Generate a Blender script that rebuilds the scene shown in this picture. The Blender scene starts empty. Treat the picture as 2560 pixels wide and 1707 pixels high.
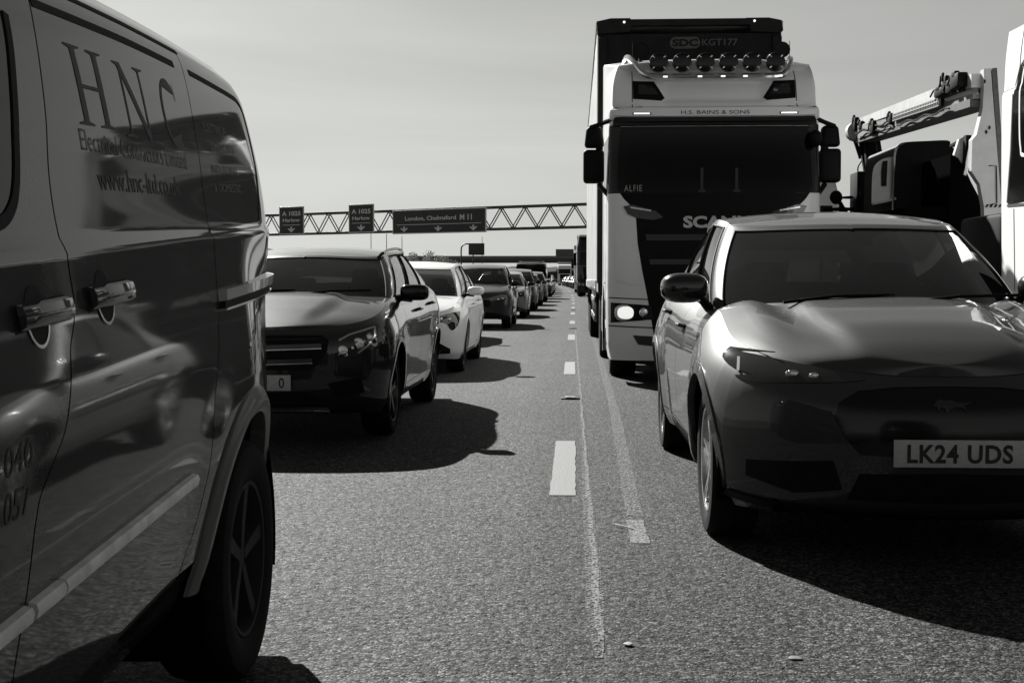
import bpy, bmesh, math, random
from mathutils import Vector, Matrix
from mathutils.bvhtree import BVHTree
R=math.radians; PI=math.pi
random.seed(7)
sc=bpy.context.scene; COL=sc.collection

# ------------------------------------------------------------------ camera
cd=bpy.data.cameras.new('camera'); cam=bpy.data.objects.new('camera',cd); COL.objects.link(cam)
cd.sensor_width=36; cd.lens=44.38; cd.clip_start=.05; cd.clip_end=6000
cam.location=(0,0,1.2); cam.rotation_euler=(R(90-2.839),0,R(2.844))
cd.dof.use_dof=True; cd.dof.focus_distance=11; cd.dof.aperture_fstop=40
sc.camera=cam

# ------------------------------------------------------------------ light
SUN_EL=32.8; SUN_AZ=-26.6            # degrees, azimuth measured from +Y towards +X
w=bpy.data.worlds.new('World'); sc.world=w; w.use_nodes=True
nt=w.node_tree; nt.nodes.clear()
sky=nt.nodes.new('ShaderNodeTexSky'); sky.sky_type='NISHITA'; sky.sun_disc=False
sky.sun_elevation=R(SUN_EL); sky.sun_rotation=R(SUN_AZ); sky.air_density=1.0; sky.dust_density=1.2; sky.ozone_density=1.0; sky.altitude=0
bw=nt.nodes.new('ShaderNodeSeparateColor')   # black-and-white film behind a red filter: only the red of the sky counts
bg=nt.nodes.new('ShaderNodeBackground'); out=nt.nodes.new('ShaderNodeOutputWorld')
tc=nt.nodes.new('ShaderNodeTexCoord'); mp=nt.nodes.new('ShaderNodeMapping'); mp.inputs['Scale'].default_value=(1.2,2.2,9)
nz=nt.nodes.new('ShaderNodeTexNoise'); nz.inputs['Scale'].default_value=1.6; nz.inputs['Detail'].default_value=5; nz.inputs['Distortion'].default_value=.6
mr=nt.nodes.new('ShaderNodeMapRange'); mr.inputs[1].default_value=.35; mr.inputs[2].default_value=.75; mr.inputs[3].default_value=.94; mr.inputs[4].default_value=1.12
gm=nt.nodes.new('ShaderNodeMath'); gm.operation='POWER'; gm.inputs[1].default_value=.36
mu=nt.nodes.new('ShaderNodeMath'); mu.operation='MULTIPLY'
tint=nt.nodes.new('ShaderNodeMix'); tint.data_type='RGBA'; tint.blend_type='MULTIPLY'; tint.inputs[0].default_value=1; tint.inputs[7].default_value=(1,1.015,.975,1)
L=nt.links.new
L(sky.outputs[0],bw.inputs[0]); sxyz=nt.nodes.new('ShaderNodeSeparateXYZ'); L(tc.outputs['Generated'],sxyz.inputs[0])
el=nt.nodes.new('ShaderNodeMapRange'); el.interpolation_type='SMOOTHSTEP'; el.inputs[1].default_value=.20; el.inputs[2].default_value=.62; el.inputs[3].default_value=1; el.inputs[4].default_value=.32   # clear deep sky overhead, thin haze low down
L(sxyz.outputs[2],el.inputs[0]); mu2=nt.nodes.new('ShaderNodeMath'); mu2.operation='MULTIPLY'
L(bw.outputs[0],gm.inputs[0]); L(tc.outputs['Generated'],mp.inputs[0]); L(mp.outputs[0],nz.inputs[0])
L(nz.outputs[0],mr.inputs[0]); L(gm.outputs[0],mu2.inputs[0]); L(el.outputs[0],mu2.inputs[1]); L(mu2.outputs[0],mu.inputs[0]); L(mr.outputs[0],mu.inputs[1]); L(mu.outputs[0],tint.inputs[6]); L(tint.outputs[2],bg.inputs[0])
bg.inputs[1].default_value=.109
L(bg.outputs[0],out.inputs[0])
sd=bpy.data.lights.new('sun','SUN'); sd.energy=5; sd.angle=R(.55); sd.color=(1,1,.97)
so=bpy.data.objects.new('sun',sd); COL.objects.link(so)
dv=Vector((.75,-1.5,-1.08)).normalized(); so.rotation_euler=dv.to_track_quat('-Z','Y').to_euler(); so.location=(-20,40,30)
sc.view_settings.view_transform='Standard'; sc.view_settings.look='None'; sc.view_settings.exposure=1.2; sc.view_settings.gamma=1
sc.cycles.use_denoising=True; sc.cycles.max_bounces=8

# ------------------------------------------------------------------ materials
def mat(name,v,rough=.5,metal=0.,coat=0.,noise=0.,nscale=20.,bump=0.,bscale=60.,spec=.5,emit=0.,trans=0.,coatr=.03,ior=1.45):
    m=bpy.data.materials.new(name); m.use_nodes=True; n=m.node_tree; b=n.nodes['Principled BSDF']
    c=(v,v*1.008,v*.985,1)
    b.inputs['Base Color'].default_value=c; b.inputs['Roughness'].default_value=rough; b.inputs['Metallic'].default_value=metal
    b.inputs['Coat Weight'].default_value=coat; b.inputs['Coat Roughness'].default_value=coatr; b.inputs['Specular IOR Level'].default_value=spec
    if emit: b.inputs['Emission Color'].default_value=(1,1,.97,1); b.inputs['Emission Strength'].default_value=emit
    b.inputs['IOR'].default_value=ior
    if noise or bump:
        t=n.nodes.new('ShaderNodeTexCoord')
        if noise:
            z=n.nodes.new('ShaderNodeTexNoise'); z.inputs['Scale'].default_value=nscale; z.inputs['Detail'].default_value=6
            r=n.nodes.new('ShaderNodeMapRange'); r.inputs[3].default_value=max(0,v*(1-noise)); r.inputs[4].default_value=v*(1+noise); r.inputs[1].default_value=.3; r.inputs[2].default_value=.7
            n.links.new(t.outputs['Object'],z.inputs[0]); n.links.new(z.outputs[0],r.inputs[0]); n.links.new(r.outputs[0],b.inputs['Base Color'])
            r2=n.nodes.new('ShaderNodeMapRange'); r2.inputs[3].default_value=rough*.85; r2.inputs[4].default_value=min(1,rough*1.2)
            n.links.new(z.outputs[0],r2.inputs[0]); n.links.new(r2.outputs[0],b.inputs['Roughness'])
        if bump:
            z=n.nodes.new('ShaderNodeTexNoise'); z.inputs['Scale'].default_value=bscale; z.inputs['Detail'].default_value=3
            bp=n.nodes.new('ShaderNodeBump'); bp.inputs['Strength'].default_value=bump; bp.inputs['Distance'].default_value=.01
            n.links.new(t.outputs['Object'],z.inputs[0]); n.links.new(z.outputs[0],bp.inputs['Height']); n.links.new(bp.outputs[0],b.inputs['Normal'])
    return m
def glass(name,tint,tmix):
    m=bpy.data.materials.new(name); m.use_nodes=True; n=m.node_tree; n.nodes.clear(); N=n.nodes.new
    o=N('ShaderNodeOutputMaterial'); tr=N('ShaderNodeBsdfTransparent'); tr.inputs[0].default_value=(tint,tint,tint,1)
    gl=N('ShaderNodeBsdfGlossy'); gl.inputs['Roughness'].default_value=.02; gl.inputs[0].default_value=(.95,.95,.95,1)
    df=N('ShaderNodeBsdfDiffuse'); df.inputs[0].default_value=(.02,.02,.02,1)
    mx0=N('ShaderNodeMixShader'); mx0.inputs[0].default_value=1-tmix
    fr=N('ShaderNodeFresnel'); fr.inputs[0].default_value=1.38; mx=N('ShaderNodeMixShader')
    k=n.links.new; k(tr.outputs[0],mx0.inputs[1]); k(df.outputs[0],mx0.inputs[2]); k(fr.outputs[0],mx.inputs[0]); k(mx0.outputs[0],mx.inputs[1]); k(gl.outputs[0],mx.inputs[2]); k(mx.outputs[0],o.inputs[0])
    return m
M=dict(
 black=mat('black_plastic',.007,.55,noise=.3,ior=1.2), blackgloss=mat('black_gloss',.005,.15,coat=.15,spec=.3), rubber=mat('tyre_rubber',.012,.85,noise=.4,nscale=40,ior=1.2),
 under=mat('underbody',.005,.95,spec=.0,ior=1.02), seam=mat('seam_rubber',.006,.8), chrome=mat('chrome',.7,.12,metal=1), alu=mat('alloy_metal',.5,.28,metal=1,noise=.15),
 darkalloy=mat('dark_alloy',.07,.3,metal=1), glassdark=mat('dark_glazing',.004,.05,spec=.22), lamp=mat('lamp_glass',.02,.06,coat=.8,ior=1.3), reflector=mat('reflector',.8,.12,metal=1,bump=.6,bscale=90),
 lit=mat('lit_lamp',.9,.3,emit=.32,bump=.9,bscale=60), led=mat('marker_light',.8,.3,emit=.5), plate=mat('plate_white',.42,.45,noise=.1,nscale=50), ink=mat('plate_ink',.01,.5),
 seat=mat('seat_cloth',.05,.9,noise=.3), skin=mat('skin',.3,.6), hair=mat('hair',.02,.8), shirt=mat('shirt_cloth',.25,.9,noise=.2), visor=mat('headliner',.4,.9),
 ws=glass('windscreen_glass',.36,.6), sg=glass('side_glass',.62,.9), sgd=glass('dark_side_glass',.2,.5),
 vanrim=mat('van_wheel_steel',.03,.6,ior=1.15),
 sticker=mat('vinyl_lettering',.03,.6), greytext=mat('faded_lettering',.12,.6))
def paint(name,v,metal,rough=.35,coat=.8,flake=.12,cr=.03):
    return mat(name,v,rough,metal=metal,coat=coat,noise=flake,nscale=260,coatr=cr,ior=1.25)

# ------------------------------------------------------------------ helpers
def smi(pts,x):                                   # monotone cubic interpolation of a short table
    n=len(pts)
    if x<=pts[0][0]: return pts[0][1]
    if x>=pts[-1][0]: return pts[-1][1]
    i=0
    while x>pts[i+1][0]: i+=1
    def d(k): return (pts[k+1][1]-pts[k][1])/(pts[k+1][0]-pts[k][0])
    def m(k):
        if k==0: return d(0)
        if k==n-1: return d(n-2)
        a,b=d(k-1),d(k)
        return 0 if a*b<=0 else 2*a*b/(a+b)
    h=pts[i+1][0]-pts[i][0]; t=(x-pts[i][0])/h
    return (2*t**3-3*t*t+1)*pts[i][1]+(t**3-2*t*t+t)*h*m(i)+(-2*t**3+3*t*t)*pts[i+1][1]+(t**3-t*t)*h*m(i+1)
def lin(pts,x):
    if x<=pts[0][0]: return pts[0][1]
    for (a,b),(c,d) in zip(pts,pts[1:]):
        if x<=c: return b+(d-b)*(x-a)/(c-a)
    return pts[-1][1]
def sst(a,b,x):
    t=min(1,max(0,(x-a)/(b-a))); return t*t*(3-2*t)
class MB:
    def __init__(s): s.v=[]; s.f=[]; s.m=[]; s.mi=0
    def add(s,vs,fs):
        o=len(s.v); s.v+= [tuple(p) for p in vs]
        for f in fs: s.f.append(tuple(o+i for i in f)); s.m.append(s.mi)
        return s
    def grid(s,rows,flip=False,closed=False):
        n=len(rows[0]); vs=[p for r in rows for p in r]; fs=[]
        for i in range(len(rows)-1):
            for j in range(n-1 if not closed else n):
                a=i*n+j; b=i*n+(j+1)%n; q=(a,b,b+n,a+n); fs.append(q[::-1] if flip else q)
        return s.add(vs,fs)
    def bm(s,b,mtx=None):
        b.verts.index_update(); s.add([(mtx@v.co if mtx else v.co) for v in b.verts],[[v.index for v in f.verts] for f in b.faces]); b.free(); return s
    def box(s,c,d,r=0,rot=None,seg=2,taper=None):
        b=bmesh.new(); bmesh.ops.create_cube(b,size=1)
        for v in b.verts:
            v.co=Vector((v.co.x*d[0],v.co.y*d[1],v.co.z*d[2]))
            if taper and v.co.z>0: v.co.x*=taper[0]; v.co.y*=taper[1]
        if r: bmesh.ops.bevel(b,geom=b.edges[:],offset=min(r,min(d)*.45),segments=seg,profile=.5,affect='EDGES')
        mt=Matrix.Translation(c)
        if rot: 
            from mathutils import Euler
            mt=mt@Euler(rot).to_matrix().to_4x4()
        return s.bm(b,mt)
    def tube(s,path,r,n=8,cap=True):
        P=[Vector(p) for p in path]; rows=[]; up=Vector((0,0,1)); prev=None
        rr=r if isinstance(r,(list,tuple)) else [r]*len(P)
        for i,p in enumerate(P):
            t=(P[min(i+1,len(P)-1)]-P[max(i-1,0)]).normalized()
            a=prev if prev else (up if abs(t.z)<.9 else Vector((1,0,0)))
            x=t.cross(a).normalized(); y=x.cross(t).normalized(); prev=y
            rows.append([p+(x*math.cos(2*PI*k/n)+y*math.sin(2*PI*k/n))*rr[i] for k in range(n)])
        s.grid(rows,closed=True)
        if cap: s.add(rows[0],[tuple(range(n))]); s.add(rows[-1],[tuple(range(n))[::-1]])
        return s
    def lathe(s,prof,c,axis='x',n=40,sgn=1,a0=0,a1=2*PI):   # prof: (r, along)
        rows=[]
        full=abs(a1-a0-2*PI)<1e-6
        for r,h in prof:
            row=[]
            for k in range(n if full else n+1):
                a=a0+(a1-a0)*k/n; q=(math.cos(a)*r,math.sin(a)*r)
                row.append({'x':(c[0]+sgn*h,c[1]+q[0],c[2]+q[1]),'y':(c[0]+q[0],c[1]+sgn*h,c[2]+q[1]),'z':(c[0]+q[0],c[1]+q[1],c[2]+sgn*h)}[axis])
            rows.append(row)
        return s.grid(rows,closed=full)
    def ell(s,c,d,n=12,rot=None,e=1.):
        rows=[]
        from mathutils import Euler
        mt=Euler(rot).to_matrix() if rot else Matrix.Identity(3)
        pw=lambda q:math.copysign(abs(q)**e,q)
        for i in range(n+1):
            a=-PI/2+PI*i/n; rows.append([Vector(c)+mt@Vector((pw(math.cos(a))*pw(math.cos(2*PI*k/(2*n)))*d[0],pw(math.cos(a))*pw(math.sin(2*PI*k/(2*n)))*d[1],pw(math.sin(a))*d[2])) for k in range(2*n)])
        return s.grid(rows,closed=True)
    def prism(s,poly,h0,h1,f=None):                  # poly in 2D, extruded between h0 and h1 ; f maps (a,b,h)->xyz
        f=f or (lambda a,b,h:(a,b,h)); n=len(poly)
        vs=[f(a,b,h0) for a,b in poly]+[f(a,b,h1) for a,b in poly]
        return s.add(vs,[tuple(range(n))[::-1],tuple(range(n,2*n))]+[(i,(i+1)%n,(i+1)%n+n,i+n) for i in range(n)])
    def build(s,name,mats,parent=None,smooth=35,merge=True):
        me=bpy.data.meshes.new(name); me.from_pydata(s.v,[],s.f)
        for m in (mats if isinstance(mats,(list,tuple)) else [mats]): me.materials.append(m)
        for i,p in enumerate(me.polygons): p.material_index=s.m[i]
        b=bmesh.new(); b.from_mesh(me)
        if merge: bmesh.ops.remove_doubles(b,verts=b.verts,dist=1e-5)
        ng=[f for f in b.faces if len(f.verts)>4]
        if ng and merge: bmesh.ops.triangulate(b,faces=ng)
        bmesh.ops.recalc_face_normals(b,faces=b.faces) if merge!='keep' else None
        b.to_mesh(me); b.free()
        if smooth:
            for p in me.polygons: p.use_smooth=True
            me.set_sharp_from_angle(angle=R(smooth))
        o=bpy.data.objects.new(name,me); COL.objects.link(o)
        if parent: o.parent=parent
        return o
def tag(o,label=None,cat=None,group=None,kind=None):
    for k,v in (('label',label),('category',cat),('group',group),('kind',kind)):
        if v: o[k]=v
    return o
def empty(name,loc,rz=0,label=None,cat=None,group=None):
    o=bpy.data.objects.new(name,None); o.location=loc; o.rotation_euler=(0,0,rz); o.empty_display_size=.2; COL.objects.link(o)
    return tag(o,label,cat,group)
def kids(o): return [c for c in bpy.data.objects if c.parent==o]
def copy_tree(o,parent=None,keep=None):
    c=o.copy(); COL.objects.link(c); c.parent=parent
    for ch in kids(o):
        if keep and not keep(ch): continue
        copy_tree(ch,c)
    return c
def cut_poly(poly,res,res2=None):                    # 2D polygon -> finely cut flat mesh
    b=bmesh.new(); vs=[b.verts.new((p[0],p[1],0)) for p in poly]; b.faces.new(vs); slice_bm(b,res,res2); return b
def slice_bm(b,res,res2=None):
    xs=[v.co.x for v in b.verts]; ys=[v.co.y for v in b.verts]
    for a,(lo,hi),rs in ((0,(min(xs),max(xs)),res),(1,(min(ys),max(ys)),res2 or res)):
        k=math.ceil(lo/rs)*rs+rs*.013
        while k<hi:
            n=Vector((1,0,0)) if a==0 else Vector((0,1,0))
            bmesh.ops.bisect_plane(b,geom=b.verts[:]+b.edges[:]+b.faces[:],plane_co=n*k,plane_no=n,dist=1e-6); k+=rs
def textmesh(s,size=1,align='LEFT',bold=0,sx=1,shear=0,space=1):
    c=bpy.data.curves.new('t','FONT'); c.body=s; c.size=size; c.align_x=align; c.offset=bold; c.shear=shear; c.space_character=space; c.resolution_u=3
    o=bpy.data.objects.new('t',c); me=bpy.data.meshes.new_from_object(o)
    b=bmesh.new(); b.from_mesh(me); bpy.data.meshes.remove(me); bpy.data.objects.remove(o); bpy.data.curves.remove(c)
    for v in b.verts: v.co.x*=sx
    bmesh.ops.remove_doubles(b,verts=b.verts,dist=1e-6)
    return b
def fit_text(s,x0,x1,z0,z1,bold=0,shear=0,space=1):    # text scaled to fill a rectangle (cap heights)
    b=textmesh(s,1,'LEFT',bold,1,shear,space); xs=[v.co.x for v in b.verts]; ys=[v.co.y for v in b.verts]
    a,c,e,g=min(xs),max(xs),min(ys),max(ys)
    for v in b.verts: v.co=Vector((x0+(v.co.x-a)/(c-a)*(x1-x0),z0+(v.co.y-e)/(g-e)*(z1-z0),0))
    return b
def map_bm(b,f,mb,thick=None):
    """map flat bmesh through f(a,b,h)->xyz; with thick, add a skirt down to h=-thick"""
    vs=[f(v.co.x,v.co.y,0) for v in b.verts]; b.verts.index_update(); b.edges.ensure_lookup_table()
    fs=[[v.index for v in p.verts] for p in b.faces]
    if thick:
        n=len(vs); vs2=[f(v.co.x,v.co.y,-thick) for v in b.verts]; vs=vs+vs2
        fs+= [(e.verts[0].index,e.verts[1].index,e.verts[1].index+n,e.verts[0].index+n) for e in b.edges if len(e.link_faces)==1]
    b.free(); mb.add(vs,fs)
def flat_text(name,s,x0,x1,z0,z1,y,m,parent,bold=0,shear=0,depth=.004,fn=None,space=1):
    b=fit_text(s,x0,x1,z0,z1,bold,shear,space); mb=MB(); map_bm(b,fn or (lambda a,c,h:(a,y-h,c)),mb,depth); return mb.build(name,m,parent,smooth=0,merge=False)

# ------------------------------------------------------------------ body wall: plan outlines stacked in height
class Wall:
    """half outline from nose centre (u=0) round the corner (u=1) along the side to u=2 and round to the tail centre (u=3)"""
    def __init__(s,L,Lf,nf,Lr,nr,zt,zb,W,nose,tail,flare=(),zabs=None):
        s.__dict__.update(L=L,Lf=Lf,nf=nf,Lr=Lr,nr=nr,zt=zt,zb=zb,W=W,nose=nose,tail=tail,flare=flare,zabs=zabs)
    def y0(s,u):
        if u<=1: return s.Lf*(1-max(0,math.cos(PI/2*u))**(2/s.nf))
        if u<=2: return s.Lf+(u-1)*(s.L-s.Lf-s.Lr)
        return s.L-s.Lr*(1-max(0,math.cos(PI/2*(3-u)))**(2/s.nr))
    def uy(s,y):
        return 1+(y-s.Lf)/(s.L-s.Lf-s.Lr) if s.Lf<=y<=s.L-s.Lr else s.bis(lambda u:s.y0(u),y,0 if y<s.Lf else 2,1 if y<s.Lf else 3)
    def bis(s,f,t,a,b):
        up=f(b)>f(a)
        for _ in range(40):
            m=(a+b)/2
            if (f(m)<t)==up: a=m
            else: b=m
        return (a+b)/2
    def ux(s,x,z,rear=False): return s.bis(lambda u:s.pt(u,z=z).x,abs(x),3 if rear else 0,2 if rear else 1)
    def pt(s,u,v=None,z=None,side=1):
        y=s.y0(u); zt=s.zt(y); zb=s.zb(y)
        if z is None: z=zb+v*(zt-zb)
        else: v=(z-zb)/(zt-zb)
        vv=min(1,max(0,v))
        w=s.W(y,z,vv)
        for (yc,zc,rr,a) in s.flare:
            d=math.hypot(y-yc,(z-zc)*1.0); w+=a*math.exp(-((d-rr)/.16)**2) if z<zc+rr+.3 else 0
        if u<=1:
            q=max(0,math.sin(PI/2*u))**(2/s.nf); x=w*q; y=y+s.nose(z,vv,x)*(1-u**2.5)
        elif u>=2:
            q=max(0,math.sin(PI/2*(3-u)))**(2/s.nr); x=w*q; y=y+s.tail(z,vv,x)*(1-(3-u)**2.5)
        else: x=w
        return Vector((x*side,y,z))
    def nrm(s,u,z,side=1):
        e=1e-3; u1=max(0.002,u-e); u2=min(2.998,u+e)
        a=s.pt(u2,z=z,side=side)-s.pt(u1,z=z,side=side); y=s.y0(u); 
        z2=min(z+.004,s.zt(y)); b=s.pt(u,z=z2,side=side)-s.pt(u,z=z2-.008,side=side)
        n=a.cross(b); n.normalize()
        c=Vector((0,s.L/2,z)); p=s.pt(u,z=z,side=side)
        ref=Vector((p.x,(p.y-s.L/2)*(.15 if 1<=u<=2 else 1),0))
        return n if n.dot(ref)>0 else -n
    def at(s,u,z,side=1,off=0): return s.pt(u,z=z,side=side)+s.nrm(u,z,side)*off
    def cols(s,nu=(16,150,14)):
        def corner(n,nf):                     # steps even both across and along the corner
            o=set()
            for k in range(n):
                f=k/n; o.add(round(2/PI*math.asin(f**(nf/2)),5)); o.add(round(2/PI*math.acos(min(1,(1-f)**(nf/2))),5))
            o=sorted(o); r=[0]
            for q in o[1:]:
                if q-r[-1]>.0015: r.append(q)
            return r
        return corner(nu[0],s.nf)+[1+k/nu[1] for k in range(nu[1])]+[3-q for q in corner(nu[2],s.nr)[::-1] if q<1][:0]+[2]+[3-q for q in corner(nu[2],s.nr)[::-1]]
    def mesh(s,mb,side,us,nv=20,arches=(),v0=0.,v1=1.,inset=None):
        rows=[]
        for u in us:
            y=s.y0(u); va=v0
            for (yc,zc,ra) in arches:
                if abs(y-yc)<ra+.02:
                    for k in range(201):
                        v=v0+(v1-v0)*k/200; p=s.pt(u,v=v)
                        if (p.y-yc)**2+(p.z-zc)**2<ra*ra: va=max(va,min(v1-.02,v+1/200))
            rows.append([s.pt(u,v=va+(v1-va)*k/nv,side=side) for k in range(nv+1)])
        mb.grid(rows,flip=side<0); return rows
    def patch(s,poly,mb,off=.004,res=.03,side=1,thick=.006,mode='xz',bm=None):
        """poly given as (x,z) on the front, (y,z) on the side, or (u,z)"""
        if bm is None:
            if mode=='xz':
                bm=cut_poly(densify(poly,res),res)
                map_bm(bm,lambda a,c,h:s.at(s.ux(max(0,a),c),c,side,off+h),mb,thick); return mb
            elif mode=='yz': pl=[(s.uy(y),z) for y,z in densify(poly,res)]
            else: pl=densify(poly,.05)
            bm=cut_poly(pl,.03 if mode!='yz' else .03,res)
        map_bm(bm,lambda a,c,h:s.at(min(3,max(0,a)),c,side,off+h),mb,thick)
        return mb
    def band(s,pts,wd,mb,off=.003,side=1,thick=.004,mode='yz',n=None):
        """thin strip of width wd following a polyline on the side (y,z)"""
        P=[Vector((a,b,0)) for a,b in pts]; P=resample(P,.03)
        rows=[]
        for i,p in enumerate(P):
            t=(P[min(i+1,len(P)-1)]-P[max(0,i-1)]).normalized(); q=Vector((-t.y,t.x,0))*wd/2
            r=[]
            for k,h in ((-1,-thick),(-1,0),(1,0),(1,-thick)):
                c=p+q*k; u=s.uy(c.x) if mode=='yz' else (s.ux(c.x,c.y) if mode=='xz' else c.x); r.append(s.at(min(3,max(0,u)),c.y,side,off+h))
            rows.append(r)
        mb.grid(rows); return mb
def densify(poly,res):
    o=[]
    for (a,b),(c,d) in zip(poly,poly[1:]+poly[:1]):
        n=max(1,int(math.hypot(c-a,d-b)/res))
        o+=[(a+(c-a)*k/n,b+(d-b)*k/n) for k in range(n)]
    return o
def resample(P,res):
    o=[]
    for a,b in zip(P,P[1:]):
        n=max(1,int((b-a).length/res)); o+=[a.lerp(b,k/n) for k in range(n)]
    return o+[P[-1]]
def catmull(P,n=6):
    P=[Vector(p).to_3d() if len(p)==2 else Vector(p) for p in P]; o=[]
    for i in range(len(P)-1):
        a=P[max(0,i-1)]; b=P[i]; c=P[i+1]; d=P[min(len(P)-1,i+2)]
        for k in range(n):
            t=k/n; o.append(.5*((2*b)+(c-a)*t+(2*a-5*b+4*c-d)*t*t+(3*b-a-3*c+d)*t**3))
    return o+[P[-1]]
def cm2(pts,n=6): return [(p.x,p.y) for p in catmull(pts,n)]

# ------------------------------------------------------------------ wheels
def wheel(parent,x,y,R_,width,rr,spokes,side,z=None,rimmat='alu',style=5,name='wheel'):
    """side=+1: outer face towards +x ; x is the outer face"""
    z=z if z is not None else R_
    c=(x,y,z); s=side
    mb=MB(); mb.lathe([(0,-.11),(rr*.62,-.11),(rr*.62,-.125),(rr*.95,-.16),(rr*.95,-width+.02),(0,-width+.02)],c,'x',32,s)
    hub=mb.build(name,M['darkalloy'],parent)
    mb=MB(); mb.lathe([(rr*.98,-width),(R_*.93,-width),(R_*.985,-width+.02),(R_,-width+.045),(R_,-.05),(R_*.985,-.022),(R_*.95,-.006),(R_*.86,0),(rr*1.06,-.008),(rr*1.0,-.02)],c,'x',56,s)
    for g in (.30,.5,.7): mb.lathe([(R_+.0015,-width*g-.004),(R_-.006,-width*g),(R_+.0015,-width*g+.004)],c,'x',56,s)
    mb.build('tyre',M['rubber'],hub)
    mb=MB(); mb.lathe([(rr*1.02,-.022),(rr*1.0,-.012),(rr*.95,-.014),(rr*.93,-.04),(rr*.9,-.15)],c,'x',48,s)
    mb.lathe([(0,-.03),(rr*.15,-.032),(rr*.2,-.05),(rr*.2,-.09)],c,'x',20,s)
    for k in range(spokes):
        for dlt in ((-.13,.13) if style==5 else (0,)):
            a0=2*PI*k/spokes+.2; a1=a0+dlt
            ww=rr*(.055 if style==5 else .11)
            P=[]
            for t,dx in ((.12,-.03),(.45,-.028),(.95,-.02)):
                a=a0+dlt*t; r=rr*t; tx,tz=-math.sin(a),math.cos(a); w2=ww*(1.15-.35*t) if style==5 else ww*(.75+.5*t)
                P.append([(x+s*(dx-.045),y+math.cos(a)*r-tx*w2,z+math.sin(a)*r-tz*w2),(x+s*dx,y+math.cos(a)*r-tx*w2*.8,z+math.sin(a)*r-tz*w2*.8),(x+s*dx,y+math.cos(a)*r+tx*w2*.8,z+math.sin(a)*r+tz*w2*.8),(x+s*(dx-.045),y+math.cos(a)*r+tx*w2,z+math.sin(a)*r+tz*w2)])
            mb.grid(P)
    mb.build('rim',M[rimmat],hub)
    return hub

# ------------------------------------------------------------------ people (seated, seen through glass)
def person(loc,label,shirt='shirt',hair='hair',arms=True):
    r=empty('person',loc,0,label,'person')
    V=[(0,0,0),(0,.02,.18),(0,.04,.36),(0,.04,.47),(0,.03,.53),(0,.01,.62),(0,.0,.70),
       (.17,.05,.43),(.26,-.02,.24),(.20,-.24,.20),(-.17,.05,.43),(-.26,-.02,.24),(-.20,-.24,.20),(.10,-.2,.0),(.12,-.48,.02),(-.10,-.2,.0),(-.12,-.48,.02),(.16,-.31,.235),(-.16,-.31,.235)]
    Rr=[(.15,.12),(.15,.11),(.18,.11),(.1,.08),(.05,.055),(.075,.09),(.06,.07),(.065,.06),(.045,.045),(.035,.035),(.065,.06),(.045,.045),(.035,.035),(.09,.08),(.06,.06),(.09,.08),(.06,.06),(.035,.02),(.035,.02)]
    E=[(0,1),(1,2),(2,3),(3,4),(4,5),(5,6),(2,7),(7,8),(8,9),(9,17),(2,10),(10,11),(11,12),(12,18),(0,13),(13,14),(0,15),(15,16)]
    me=bpy.data.meshes.new('b'); me.from_pydata(V,E,[]); o=bpy.data.objects.new('body_tmp',me); COL.objects.link(o)
    md=o.modifiers.new('s','SKIN'); ss=o.modifiers.new('u','SUBSURF'); ss.levels=2; ss.render_levels=2
    for i,sv in enumerate(me.skin_vertices[0].data): sv.radius=Rr[i]; sv.use_root=(i==0)
    dg=bpy.context.evaluated_depsgraph_get(); dg.update()
    em=bpy.data.meshes.new_from_object(o.evaluated_get(dg)); bpy.data.objects.remove(o)
    em.materials.clear(); em.materials.append(M[shirt]); em.materials.append(M['skin'])
    for p in em.polygons:
        p.use_smooth=True
        if p.center.z>.49 or p.center.y<-.22 and p.center.z>.15: p.material_index=1
    b=bpy.data.objects.new('body',em); COL.objects.link(b); b.parent=r
    mb=MB()
    rows=[]
    for i in range(9):
        a=PI/2*i/8; rows.append([(math.cos(a)*.088*math.cos(t*PI/12),.022+math.cos(a)*.105*math.sin(t*PI/12),.635+math.sin(a)*.125-(.06 if math.sin(t*PI/12)>0.2 and i==0 else 0)) for t in range(24)])
    mb.grid(rows,closed=True); mb.build('hair',M[hair],b)
    mb=MB(); mb.ell((0,-.1,.635),(.012,.016,.022),6); mb.ell((.084,.015,.635),(.012,.02,.03),6); mb.ell((-.084,.015,.635),(.012,.02,.03),6); mb.build('face',M['skin'],b)
    return r

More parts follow.
